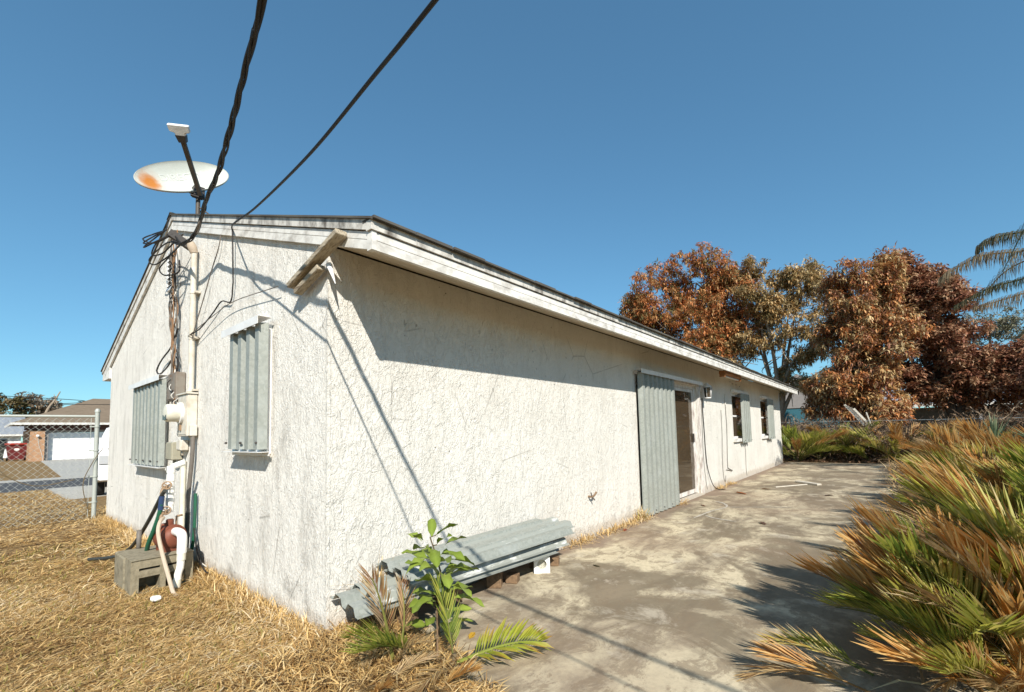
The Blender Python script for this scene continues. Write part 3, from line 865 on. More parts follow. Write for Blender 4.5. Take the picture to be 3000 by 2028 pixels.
# ================================================================== SATELLITE DISH
def dish():
    t = thing('satellite_dish', 'white oval satellite dish with rust stain on the roof ridge', 'satellite dish', (0.17, 3.37, RZ(3.37)))
    o = Vector((0.17, 3.37, RZ(3.37)))
    W_ = lambda p: Vector(p) - o
    MB().box((-0.09, -0.09, 0.0), (0.09, 0.09, 0.012)).build('foot_plate', 'dark_metal', t)
    MB().tube([(0, 0, 0.0), (0, 0, 0.34)], 0.024, 12).build('mast', 'arm_metal', t)
    for a, b in (((0.0, 0.02, 0.16), (0.24, 0.16, 0.0)), ((0.0, -0.02, 0.16), (0.22, -0.22, -0.06))):
        MB().tube([a, b], 0.008, 6).build('brace', 'arm_metal', t)
    # reflector: local x along the long axis, z = face normal
    n = Vector((-0.24, -0.80, 0.0)).normalized() * math.cos(R(19)) + Vector((0, 0, math.sin(R(19))))
    xa = Vector((0.86, -0.21, 0.47))
    xa = (xa - n * xa.dot(n)).normalized()
    ya = n.cross(xa)
    M = Matrix((xa, ya, n)).transposed().to_4x4()
    M.translation = Vector((0.035, 3.41, 4.32)) - o
    A, B, rings, seg = 0.47, 0.215, 10, 56
    zf = lambda r: 0.085 * (r * r) - 0.085
    m = MB()
    vs, fs = [], []
    def ring(rr, dz):
        k = len(vs)
        for s in range(seg):
            a = 2 * math.pi * s / seg
            vs.append((A * rr * math.cos(a), B * rr * math.sin(a), zf(rr) + dz))
        return k
    c0 = len(vs)
    vs.append((0, 0, zf(0)))
    prev = None
    rads = [i / rings for i in range(1, rings + 1)]
    ks = [ring(r_, 0) for r_ in rads]
    ks.append(ring(1.02, 0.004))
    ks.append(ring(1.035, -0.004))
    ks.append(ring(1.03, -0.02))
    ks += [ring(r_, -0.008) for r_ in reversed(rads)]
    c1 = len(vs)
    vs.append((0, 0, zf(0) - 0.008))
    for s in range(seg):
        fs.append((c0, ks[0] + s, ks[0] + (s + 1) % seg))
        fs.append((c1, ks[-1] + (s + 1) % seg, ks[-1] + s))
    for a, b in zip(ks[:-1], ks[1:]):
        for s in range(seg):
            fs.append((a + s, b + s, b + (s + 1) % seg, a + (s + 1) % seg))
    m.add(vs, fs, None, True)
    rf = m.build('reflector', 'dish_paint', t)
    rf.matrix_local = M
    # raised lettering on the reflector face
    fc = bpy.data.curves.new('lettering', 'FONT')
    fc.body = 'DIRECTV'
    fc.size = 0.115
    fc.align_x = 'CENTER'
    tmp = bpy.data.objects.new('lettering', fc)
    COL.objects.link(tmp)
    dg = bpy.context.evaluated_depsgraph_get()
    me = bpy.data.meshes.new_from_object(tmp.evaluated_get(dg))
    bpy.data.objects.remove(tmp)
    for v in me.vertices:
        v.co.y += 0.02
        rr = math.hypot(v.co.x / A, v.co.y / B)
        v.co.z = zf(rr) + 0.003
    me.materials.clear()
    me.materials.append(MAT['dish_letter'])
    put('lettering', me, rf)
    # bracket behind the reflector, arm and receiver head
    MB().box((-0.07, -0.07, -0.10), (0.07, 0.07, -0.094)).build('bracket', 'dark_metal', rf)
    m = MB()
    m.box((-0.055, -0.05, 0.28), (0.055, 0.05, 0.40))
    m.tube([(-0.10, -0.02, 0.30), (0.08, 0.02, 0.30)], 0.012, 8)
    m.tube([(-0.09, -0.05, 0.26), (0.05, -0.06, 0.26)], 0.014, 8)
    m.build('clamp', 'dark_metal', t, bevel=0.006)
    base = W_((0.165, 3.27, 4.09))
    tip = W_((-0.10, 2.93, 4.475))
    MB().beam(base, tip, 0.045, 0.03).build('arm', 'arm_metal', t)
    d = (tip - base).normalized()
    side = d.cross(Vector((0, 0, 1))).normalized()
    upv = side.cross(d)
    M2 = Matrix((side, d, upv)).transposed().to_4x4()
    M2.translation = tip
    m = MB()
    m.add([M2 @ Vector(p) for p in ((-0.035, -0.02, -0.03), (0.035, -0.02, -0.03), (0.05, 0.05, -0.03), (-0.05, 0.05, -0.03), (-0.035, -0.02, 0.03), (0.035, -0.02, 0.03), (0.05, 0.05, 0.03), (-0.05, 0.05, 0.03))],
          [(0, 3, 2, 1), (4, 5, 6, 7), (0, 1, 5, 4), (1, 2, 6, 5), (2, 3, 7, 6), (3, 0, 4, 7)])
    m.build('arm_clip', 'dark_metal', t)
    # T-shaped white receiver cover facing the camera side
    poly = [(-0.045, 0.03), (0.045, 0.03), (0.052, 0.07), (0.098, 0.08), (0.102, 0.15), (-0.102, 0.15), (-0.098, 0.08), (-0.052, 0.07)]
    m = MB()
    m.prism(poly, 'z', -0.022, 0.022)
    m.v = [tuple(M2 @ Vector(p)) for p in m.v]
    m.build('receiver_head', 'white_metal', t, bevel=0.008)
    wire('coax', [(0.03, 0.02, 0.32), (0.09, 0.03, 0.24), (0.06, 0.01, 0.10), (-0.05, 0.06, 0.03), (-0.18, 0.16, 0.03), (-0.24, 0.19, -0.02), (-0.245, 0.22, -0.14)], 0.006, 'cable_black', t)
dish()

# ================================================================== SERVICE CABLES AND METER
def twisted():
    P = spline([(-0.24, 2.58, 3.20), (-0.22, 2.38, 3.12), (-0.205, 2.16, 3.10), (-0.205, 1.98, 3.12), (-0.225, 1.78, 3.165), (-0.30, 1.40, 3.150), (-0.435, 0.593, 3.10), (-0.592, -0.167, 3.072), (-0.692, -0.641, 3.058), (-0.735, -0.845, 3.052), (-1.2, -3.0, 3.10), (-2.1, -7.0, 3.55), (-4.0, -15.0, 5.2), (-5.6, -22.0, 7.0)], 22)
    t = thing('power_cable', 'thick twisted black power cable running overhead from the weatherhead', 'cable', (-0.28, 2.56, 3.33))
    o = Vector(t.location)
    acc = 0.0
    out = [[], [], []]
    for i, p in enumerate(P):
        if i:
            acc += (P[i] - P[i - 1]).length
        d = (P[min(i + 1, len(P) - 1)] - P[max(i - 1, 0)]).normalized()
        s = d.cross(Vector((0, 0, 1))).normalized()
        u = s.cross(d)
        for k in range(3):
            a = acc * 2 * math.pi / 0.85 + k * 2 * math.pi / 3 + 0.5 * math.sin(acc * 2.3)
            r = 0.0098 + 0.002 * math.sin(acc * 3.1 + k)
            out[k].append(p - o + s * math.cos(a) * r + u * math.sin(a) * r)
    for k in range(3):
        MB().tube(out[k], 0.0088 if k else 0.006, 7).build('strand', 'cable_black', t)
    wedge = MB().tube([Vector((-0.225, 1.78, 3.165)) - o, Vector((-0.205, 1.98, 3.12)) - o], [0.010, 0.018], 8)
    wedge.build('wedge_clamp', 'wire_grey', t)
twisted()
tag(wire('telephone_cable', [(-0.03, 1.58, 2.60), (-0.04, 1.585, 3.02), (-0.055, 1.56, 3.085), (-0.248, 0.889, 2.84), (-0.359, 0.212, 2.675), (-0.553, -0.863, 2.45), (-0.699, -1.598, 2.325), (-0.771, -1.973, 2.27), (-1.0, -3.4, 2.16), (-1.6, -6.5, 2.5), (-2.8, -12.0, 4.2), (-4.5, -20.0, 7.0)], 0.0062, 'cable_black', None, 8, 14),
    'thin straight black cable fixed to the rake board', 'cable')
# utility pole far behind the camera that carries both cables
pole = thing('utility_pole', 'wooden utility pole carrying the house cables', 'pole', (-5.6, -22.2, -0.1))
MB().tube([(0, 0, 0), (0, 0, 8.6)], [0.16, 0.11], 14).build('shaft', 'timber', pole)
MB().beam((-0.9, 0.13, 7.9), (0.9, 0.13, 7.9), 0.1, 0.1).build('crossarm', 'timber', pole)

def service_mast():
    t = thing('service_mast', 'cream conduit riser with weatherhead on the gable wall', 'conduit', (-0.05, 2.62, 1.70))
    MB().tube([(0, 0, 0.0), (0, 0, 1.46)], 0.027, 16).build('conduit', 'cream_plastic', t)
    for z in (0.02, 0.55, 1.02):
        m = MB()
        m.tube([(0, 0, z), (0, 0, z + 0.03)], 0.031, 16)
        m.box((0.0, -0.07, z + 0.005), (0.045, 0.07, z + 0.025))
        m.build('strap', 'cream_plastic', t)
    m = MB()
    m.lathe([(0.034, 0), (0.040, 0.03), (0.043, 0.07), (0.03, 0.11), (0.008, 0.12)], (0, 0, 1.45), (-0.35, 0, 1), 14)
    m.build('weatherhead', 'hose_tan', t)
    MB().beam((-0.01, 0.02, 1.50), (-0.20, 0.06, 1.62), 0.06, 0.07).build('cable_hood', 'dark_metal', t)
    for k, y in enumerate((0.03, 0.05, 0.08)):
        wire('lead', [(-0.18, y, 1.60), (-0.30, y + 0.06, 1.50), (-0.36, y + 0.22, 1.47 + 0.05 * k), (-0.26, y + 0.30, 1.62 + 0.03 * k), (-0.23, 0.06, 1.63)], 0.007, 'cable_black', t)
    return t
service_mast()
# loose loops of black cable at the ridge corner
for i, pts in enumerate([
    [(-0.22, 2.40, 3.14), (-0.20, 2.75, 3.33), (-0.18, 3.15, 3.44), (-0.20, 3.45, 3.44), (-0.20, 3.60, 3.36), (-0.17, 3.3, 3.30), (-0.15, 2.95, 3.32), (-0.12, 2.75, 3.36)],
    [(-0.22, 2.42, 3.13), (-0.20, 2.9, 3.30), (-0.19, 3.35, 3.36), (-0.22, 3.62, 3.30), (-0.19, 3.5, 3.22), (-0.14, 3.1, 3.24), (-0.12, 2.85, 3.28)],
    [(-0.22, 2.40, 3.12), (-0.19, 2.75, 3.16), (-0.17, 3.05, 3.18), (-0.19, 3.30, 3.12), (-0.16, 3.2, 3.03), (-0.10, 2.95, 3.02), (-0.06, 3.1, 3.2)]]):
    tag(wire('cable_loop', pts, 0.0075, 'cable_black'), ['upper black cable loop hanging at the gable peak', 'middle black cable loop hanging at the gable peak', 'lowest black cable loop in front of the gable vent'][i], 'cable', 'loops of cable under the gable peak')

def meter():
    t = thing('electric_meter', 'cream electric meter box with round glass meter', 'electric meter', (0, 2.72, 1.275))
    m = MB()
    m.box((-0.09, -0.16, 0.0), (-0.004, 0.16, 0.42))
    m.build('case', 'cream_plastic', t, bevel=0.006)
    MB().box((-0.105, -0.175, 0.421), (-0.004, 0.175, 0.435)).build('lid', 'cream_plastic', t)
    MB().box((-0.094, -0.135, 0.02), (-0.0905, 0.135, 0.40)).build('cover_plate', 'cream_plastic', t)
    MB().lathe([(0.108, 0), (0.108, 0.022), (0.09, 0.026)], (-0.0945, 0.02, 0.235), (-1, 0, 0), 26).build('collar', 'white_metal', t)
    g = MB().lathe([(0.088, 0), (0.088, 0.09), (0.080, 0.105), (0.03, 0.112)], (-0.121, 0.02, 0.235), (-1, 0, 0), 26).build('meter', 'pvc_old', t)
    MB().box((-0.232, -0.03, 0.165), (-0.15, 0.09, 0.215)).build('register', 'dark_glass', g)
    MB().box((-0.11, 0.00, 0.06), (-0.0945, 0.04, 0.12)).build('lock', 'brass', t)
    # side conduit fitting and pipe down
    m = MB()
    m.box((-0.075, -0.215, 0.0), (-0.015, -0.165, 0.11))
    m.build('conduit_body', 'cream_plastic', t, bevel=0.006)
    MB().tube(spline([(-0.045, -0.19, 0.0), (-0.045, -0.18, -0.2), (-0.05, -0.10, -0.62), (-0.05, -0.10, -0.75)]), 0.019, 10).build('pipe', 'wire_grey', t)
    MB().tube(spline([(-0.05, -0.10, -0.75), (-0.055, -0.115, -0.95), (-0.07, -0.15, -1.18), (-0.075, -0.15, -1.31)]), 0.021, 10).build('lower_pipe', 'hose_dark', t)
meter()
def jbox():
    t = thing('junction_box', 'weathered grey junction box under the rusty wires', 'junction box', (0, 3.13, 1.66))
    MB().box((-0.09, -0.16, 0), (-0.004, 0.16, 0.30)).build('case', 'rusty_box', t, bevel=0.008)
    MB().box((-0.096, -0.14, 0.02), (-0.0905, 0.14, 0.28)).build('cover', 'rusty_box', t)
    MB().box((-0.11, -0.10, 0.09), (-0.0965, -0.04, 0.11)).build('latch', 'dark_metal', t)
jbox()
def sbox(name, label, loc, sx, sy, sz, mat):
    t = thing(name, label, 'utility box', loc)
    MB().box((-sx, -sy / 2, 0), (-0.004, sy / 2, sz)).build('case', mat, t, bevel=0.008)
    MB().box((-sx - 0.006, -sy / 2 + 0.012, 0.012), (-sx - 0.0005, sy / 2 - 0.012, sz - 0.012)).build('cover', mat, t)
    MB().tube([(-sx * 0.5, 0, 0.0), (-sx * 0.5, 0, -0.05)], 0.014, 8).build('cable_gland', mat, t)
    return t
sbox('pressure_switch_box', 'olive beige box on the wall below the electric meter', (0, 3.12, 1.03), 0.10, 0.22, 0.19, 'beige_box')
sbox('telephone_box', 'small cream telephone box beside the olive beige box', (0, 2.88, 1.13), 0.075, 0.14, 0.11, 'cream_plastic')
# bundle of rusty wires hanging from the ridge to the junction box
WB = thing('wire_bundle', 'tangled rusty wires hanging down to the junction box', 'wires', (-0.03, 3.15, 1.95))
for k in range(13):
    y0 = 0.10 + 0.16 * random.random()
    pts = []
    for j in range(8):
        f = j / 7
        pts.append((-0.01 - 0.05 * random.random(), (1 - f) * (random.random() - 0.5) * 0.22 + f * y0 + 0.05 * (random.random() - 0.5), f * (0.95 + 0.35 * (k % 3))))
    wire('wire', pts, 0.0045 + 0.003 * random.random(), ['wire_rust', 'wire_grey', 'cable_black', 'wire_rust', 'wire_white'][k % 5], WB, 5, 4)
for k in range(6):
    pts = [(-0.02 - 0.08 * random.random(), 0.1 * (random.random() - 0.5) - 0.05 * j, -0.02 - 0.075 * j) for j in range(6)]
    wire('wire', pts, 0.005, ['wire_rust', 'wire_white', 'cable_black'][k % 3], WB, 5, 4)
tag(wire('cable_loop', [(-0.05, 3.12, 2.45), (-0.06, 3.3, 2.28), (-0.05, 3.75, 2.18), (-0.05, 3.95, 2.08), (-0.05, 3.8, 2.02), (-0.05, 3.5, 2.07), (-0.05, 3.3, 2.13), (-0.05, 3.18, 2.03), (-0.06, 3.15, 1.93)], 0.009, 'cable_black'), 'thick black cable loop above the wide gable shutter', 'cable')
# service pipes beside the conduit
tag(wire('ground_wire', [(-0.012, 2.74, 3.02), (-0.015, 2.80, 2.75), (-0.015, 2.81, 2.45), (-0.013, 2.795, 2.2), (-0.013, 2.80, 1.76)], 0.006, 'wire_grey'), 'grey ground wire running beside the conduit riser', 'wire')
tag(wire('telephone_drop', [(-0.03, 1.58, 2.60), (-0.02, 1.66, 2.45), (-0.03, 1.86, 2.49), (-0.03, 2.1, 2.42), (-0.04, 2.42, 2.33), (-0.07, 2.62, 2.29), (-0.04, 2.70, 2.25), (-0.015, 2.72, 1.95), (-0.014, 2.72, 1.72)], 0.006, 'cable_black'), 'black telephone wire sagging from the rake board to the conduit', 'wire')
tag(wire('service_lead', [(-0.02, 1.93, 3.18), (-0.03, 1.97, 3.02), (-0.03, 2.15, 2.85), (-0.04, 2.32, 2.62), (-0.05, 2.50, 2.40), (-0.06, 2.58, 2.25)], 0.005, 'wire_grey'), 'grey wire running down from the rake to the conduit straps', 'wire')
tag(wire('stay_wire', [(-0.085, 2.62, 2.28), (-0.06, 2.0, 2.37), (-0.05, 1.5, 2.41), (-0.05, 0.62, 2.34)], 0.0035, 'wire_grey'), 'thin stay wire stretched from the conduit to the slanted boards', 'wire')

# ================================================================== SLANTED BOARDS AT THE CORNER
SB = thing('slanted_boards', 'two weathered boards nailed slantwise to the gable corner', 'boards', (-0.09, 0.0, 2.35))
o_ = Vector((-0.09, 0.0, 2.35))
MB().beam(Vector((-0.075, -0.30, 2.450)) - o_, Vector((-0.075, 0.345, 2.267)) - o_, 0.075, 0.036, (0, 0, 1)).build('board', 'weathered_wood', SB, bevel=0.004)
MB().beam(Vector((-0.055, -0.02, 2.315)) - o_, Vector((-0.055, 0.305, 2.222)) - o_, 0.055, 0.038, (0, 0, 1)).build('board', 'weathered_wood', SB, bevel=0.004)
m = MB()
m.tube([Vector((-0.02, -0.05, 2.33)) - o_, Vector((-0.03, -0.09, 2.29)) - o_, Vector((-0.02, -0.13, 2.19)) - o_], [0.022, 0.016, 0.002], 7)
m.build('insulator', 'white_metal', SB)

# ================================================================== WELL PUMP GROUP
def block():
    t = thing('concrete_block', 'mossy concrete block with open cores under the red pump', 'concrete block', (-0.57, 2.08, -0.02))
    m = MB()
    w, h, d = 0.43, 0.275, 0.20
    xs = [0, 0.055, 0.195, 0.235, 0.375, w]
    zs = [0, 0.13, 0.185, 0.205, h]
    for i in range(5):
        for j in range(4):
            hole = (i in (1, 3)) and j in (0, 2)
            z0 = zs[j]
            if hole and j == 0:
                m.box((xs[i], 0, 0), (xs[i + 1], d, 0.012))
                m.box((xs[i], d - 0.03, 0.012), (xs[i + 1], d, zs[1]))
                continue
            if hole:
                m.box((xs[i], d - 0.10, zs[j]), (xs[i + 1], d, zs[j + 1]))
                continue
            m.box((xs[i], 0.0, zs[j]), (xs[i + 1], d, zs[j + 1]))
    m.build('shell', 'block_concrete', t)
    MB().box((0.0, -0.01, h), (w, d + 0.25, h + 0.004)).build('mortar_cap', 'block_concrete', t)
block()
tag(MB().box((-0.58, 2.29, -0.05), (-0.12, 2.66, 0.254)).build('concrete_block', 'block_concrete', None, bevel=0.012), 'plain concrete block behind the open one, carrying the motor', 'concrete block')
def pump():
    o = Vector((-0.27, 2.26, 0.26))
    t = thing('well_pump', 'rusty red well pump standing on concrete blocks', 'pump', o)
    m = MB()
    m.lathe([(0.03, -0.16), (0.105, -0.15), (0.125, -0.10), (0.13, 0.0), (0.125, 0.05), (0.145, 0.055), (0.145, 0.085), (0.12, 0.09), (0.10, 0.13), (0.06, 0.15)], (0, 0.02, 0.14), (0.25, -1, 0), 24)
    m.build('casing', 'pump_red', t)
    m = MB()
    m.lathe([(0.06, 0), (0.068, 0.02), (0.068, 0.20), (0.05, 0.22)], (0.0, 0.15, 0.12), (0.1, 1, 0), 20)
    m.build('motor', 'dark_metal', t)
    MB().box((-0.10, -0.09, 0.0), (0.10, -0.05, 0.06)).build('foot', 'pump_red', t)
    MB().box((-0.10, 0.12, 0.0), (0.10, 0.16, 0.06)).build('foot', 'pump_red', t)
    MB().tube([(-0.10, 0.03, 0.24), (-0.08, 0.03, 0.285), (0.0, 0.03, 0.29)], 0.018, 10).build('top_flange', 'pump_red', t)
    MB().lathe([(0.04, 0), (0.04, 0.06), (0.03, 0.07)], (0, 0.03, 0.27), (0, 0, 1), 16).build('discharge_flange', 'pump_red', t)
    m = MB()
    m.tube([(0.07, 0.05, 0.22), (0.07, 0.05, 0.36)], 0.012, 8)
    m.tube([(0.07, 0.05, 0.36), (0.13, 0.05, 0.365)], 0.012, 8)
    m.build('priming_tee', 'brass', t)
pump()
bpy.data.objects['well_pump'].scale = (0.75, 0.75, 0.80)
RP = thing('riser_pipe', 'upright white plastic pipe with two brass taps above the pump', 'pipe', (-0.27, 2.29, 0.60))
MB().tube([(0, 0, -0.005), (0, 0, 0.37), (0.02, 0.005, 0.40), (0.10, 0.01, 0.43)], 0.028, 14).build('pipe', 'pvc_white', RP)
for z in (0.06, 0.16, 0.27, 0.345):
    MB().tube([(0, 0, z), (0, 0, z + 0.06)], 0.033, 14).build('coupling', 'pvc_white', RP)
def tap(z, parent):
    m = MB()
    m.tube([(-0.02, -0.01, z), (-0.06, -0.05, z), (-0.075, -0.065, z - 0.02), (-0.08, -0.07, z - 0.05)], [0.014, 0.015, 0.014, 0.015], 10)
    tp = m.build('tap', 'brass', parent)
    m = MB()
    c = Vector((-0.045, -0.075, z + 0.02))
    ax = Vector((-0.5, -1, 0.25)).normalized()
    q = Vector((0, 0, 1)).rotation_difference(ax)
    ringp = [c + q @ Vector((0.033 * math.cos(a), 0.033 * math.sin(a), 0)) for a in np.linspace(0, 2 * math.pi, 17)]
    m.tube(ringp, 0.007, 6, False)
    for k in range(3):
        a = k * 2.09
        m.tube([c, c + q @ Vector((0.033 * math.cos(a), 0.033 * math.sin(a), 0))], 0.005, 5)
    m.tube([c, Vector((-0.03, -0.03, z))], 0.008, 6)
    m.build('handwheel', 'brass', tp)
tap(0.22, RP)
tap(0.0, RP)
def drop_pipe():
    t = thing('suction_pipe', 'white plastic pipe elbowing down from the pump to the ground', 'pipe', (-0.25, 2.02, -0.03))
    MB().tube(spline([(0.0, 0.16, 0.46), (0.0, 0.06, 0.465), (0.005, 0.0, 0.45), (0.005, -0.02, 0.40), (0.003, -0.02, 0.30)]), 0.036, 16).build('elbow', 'pvc_white', t)
    MB().tube([(0.003, -0.02, 0.34), (0.0, -0.02, 0.24)], 0.033, 16).build('coupling', 'pvc_old', t)
    MB().tube(spline([(0.0, -0.02, 0.26), (-0.005, -0.02, 0.18), (-0.02, -0.025, 0.12), (-0.03, -0.03, 0.0)]), 0.028, 14).build('pipe', 'pvc_white', t)
    MB().tube([(-0.026, -0.03, 0.09), (-0.03, -0.03, 0.02)], 0.031, 14).build('lower_coupling', 'pvc_old', t)
drop_pipe()
tag(wire('garden_hose', [(-0.34, 2.16, 0.80), (-0.35, 2.24, 0.74), (-0.36, 2.5, 0.55), (-0.37, 2.8, 0.36), (-0.38, 3.1, 0.20), (-0.41, 3.4, 0.08), (-0.46, 3.65, 0.02), (-0.60, 3.85, 0.0)], 0.0165, 'hose_dark', None, 8), 'dark hose sloping from the upper tap to the grass', 'hose')
GH = thing('garden_hose', 'green hose with blue collar hanging beside the pump', 'hose', (-0.35, 2.2, 0.2))
wire('hose', [(0.0, 0.02, 0.48), (-0.01, 0.04, 0.38), (-0.03, 0.10, 0.25), (-0.05, 0.20, 0.10), (-0.03, 0.32, -0.05), (0.02, 0.42, -0.14)], 0.018, 'hose_green', GH, 9)
MB().tube([(0.003, 0.018, 0.55), (-0.003, 0.028, 0.43)], 0.0205, 10).build('collar', 'hose_blue', GH)
tag(wire('garden_hose', [(-0.33, 2.23, 0.56), (-0.37, 2.16, 0.53), (-0.39, 2.11, 0.45), (-0.38, 2.02, 0.30), (-0.355, 1.92, 0.12), (-0.34, 1.83, 0.0), (-0.33, 1.75, -0.02)], 0.015, 'hose_tan', None, 8), 'faded tan hose hanging across the concrete block', 'hose')
tag(wire('drain_pipe', [(-0.03, 2.88, 1.02), (-0.03, 2.88, 0.7), (-0.035, 2.87, 0.3), (-0.04, 2.86, -0.02)], 0.024, 'pvc_old', None, 10), 'narrow cream pipe running down the wall behind the pump', 'pipe')
tag(wire('cable_conduit', [(-0.03, 2.46, 0.72), (-0.035, 2.45, 0.45), (-0.04, 2.47, 0.25), (-0.05, 2.52, 0.10), (-0.05, 2.55, -0.03)], 0.014, 'hose_green', None, 8), 'dark green flexible conduit at the foot of the gable wall', 'conduit')
tag(wire('loose_wire', [(-0.04, 2.45, 0.40), (-0.05, 2.32, 0.22), (-0.06, 2.12, 0.10), (-0.08, 1.95, 0.08), (-0.09, 1.85, 0.09)], 0.007, 'cable_black', None, 6), 'short black wire end sticking out from the gable wall', 'wire')
tag(wire('loose_wire', [(-0.03, 2.50, 0.42), (-0.035, 2.40, 0.25), (-0.05, 2.25, 0.13), (-0.05, 2.05, 0.10)], 0.005, 'wire_white', None, 6), 'thin white wire end curling off the gable wall', 'wire')
tag(MB().tube([(-0.42, 2.62, 0.22), (-0.42, 2.62, 0.42)], [0.018, 0.02], 8).build('stub_pipe', 'wire_grey'), 'short grey stub pipe standing behind the concrete blocks', 'pipe')
# white pebble on the lawn
def pebble(name, label, loc, r, mat, cat='stone'):
    bm = bmesh.new()
    bmesh.ops.create_icosphere(bm, subdivisions=2, radius=r)
    for v in bm.verts:
        v.co *= 1 + 0.25 * (random.random() - 0.5)
        v.co.z *= 0.6
    me = bpy.data.meshes.new(name)
    bm.to_mesh(me)
    bm.free()
    me.materials.append(MAT[mat])
    return tag(put(name, me, None, loc), label, cat)
pebble('stone', 'white stone lying in the dry grass before the block', (-0.48, 1.70, 0.02), 0.038, 'pvc_white')

# ================================================================== CHAIN-LINK FENCE BESIDE THE HOUSE
def chain_fence():
    t = thing('chain_link_fence', 'grey chain-link fence joining the gable corner', 'fence', (-0.10, 7.45, -0.06))
    Lf, H = 4.2, 1.70
    dx, dy = -0.996, 0.09
    P = lambda s, z: (dx * s, dy * s, z)
    for s in (0.0, 2.9):
        p = MB().lathe([(0.031, -0.3), (0.031, 1.80), (0.037, 1.80), (0.037, 1.83), (0.022, 1.86)], P(s, 0), (0, 0, 1), 14).build('post', 'fence_metal', t)
    MB().tube([P(0.02, H + 0.03), P(Lf, H + 0.03)], 0.021, 10).build('top_rail', 'fence_metal', t)
    MB().beam(P(0.075, 0.08), P(0.075, H), 0.016, 0.006, (dx, dy, 0)).build('tension_bar', 'fence_metal', t)
    for z in (0.3, 0.72, 1.15, 1.55):
        m = MB()
        m.lathe([(0.040, 0), (0.040, 0.022)], P(0, z), (0, 0, 1), 12)
        m.beam(P(0.03, z + 0.011), P(0.09, z + 0.011), 0.008, 0.02)
        m.build('brace_band', 'fence_metal', t)
    m = MB()
    a = 0.046
    nz = int(H / a)
    k = 0
    s = 0.09
    while s < Lf - 0.05:
        pts = []
        sg = 1 if k % 2 == 0 else -1
        for j in range(nz + 1):
            off = a / 2 if (j % 2 == 0) else -a / 2
            pts.append(Vector(P(s + sg * off, 0.04 + j * a)) + Vector((0, 0.004 * sg, 0)))
        m.tube(pts, 0.0027, 3, False)
        s += a
        k += 1
    m.build('wire_mesh', 'fence_metal', t)
    for pts in ([(-0.05, -0.02, 0.1), (-0.15, -0.05, 0.6), (-0.05, -0.05, 0.95), (0.08, -0.06, 1.2)], [(-0.9, -0.03, 0.75), (-1.2, -0.03, 1.0), (-1.25, -0.04, 1.35), (-1.1, -0.03, 1.75), (-0.9, -0.02, 1.78)], [(-0.25, -0.03, 0.7), (-0.7, -0.04, 0.65), (-1.05, -0.03, 0.9), (-1.2, -0.02, 1.3)]):
        wire('dead_vine', pts, 0.006, 'stem_brown', t, 5)
chain_fence()

# ================================================================== LANTERN, FIXTURES, WALL WIRES ON THE LONG WALL
def lantern():
    t = thing('wall_lantern', 'broken glass wall lantern beside the sliding door', 'lantern', (7.62, 0, 1.90))
    MB().lathe([(0.055, 0), (0.055, 0.015), (0.03, 0.02)], (0, -0.003, 0.10), (0, -1, 0), 16).build('back_plate', 'white_metal', t)
    MB().tube(spline([(0, -0.02, 0.10), (0, -0.06, 0.17), (0, -0.12, 0.20), (0, -0.13, 0.16)]), 0.009, 8).build('bracket', 'white_metal', t)
    MB().lathe([(0.09, 0), (0.06, 0.04), (0.02, 0.07), (0.008, 0.09)], (0, -0.13, 0.12), (0, 0, 1), 6).build('cap', 'white_metal', t)
    m = MB()
    for k in range(6):
        a = k * math.pi / 3
        m.tube([(0.078 * math.cos(a), -0.13 + 0.078 * math.sin(a), 0.12), (0.06 * math.cos(a), -0.13 + 0.06 * math.sin(a), -0.08)], 0.005, 5)
    m.build('cage', 'white_metal', t)
    MB().lathe([(0.07, 0.0), (0.056, -0.19), (0.054, -0.19), (0.068, 0.0)], (0, -0.13, 0.115), (0, 0, 1), 6).build('glass', 'window_glass', t)
    MB().lathe([(0.062, -0.095), (0.066, -0.075)], (0, -0.13, 0.0), (0, 0, 1), 6).build('base_ring', 'white_metal', t)
lantern()
def light_fixture():
    t = thing('eave_light', 'rusty orange strip light fixed under the eave', 'light fixture', (8.2, -0.42, 2.24))
    MB().box((-0.62, -0.06, 0.0), (0.62, 0.06, 0.075)).build('housing', 'rust', t, bevel=0.012)
    MB().tube([(-0.58, 0, -0.018), (0.58, 0, -0.018)], 0.018, 10).build('tube', 'cream_plastic', t)
    for x in (-0.6, 0.6):
        MB().box((x - 0.02, -0.05, -0.045), (x + 0.02, 0.05, 0.0)).build('end_socket', 'rust', t)
light_fixture()
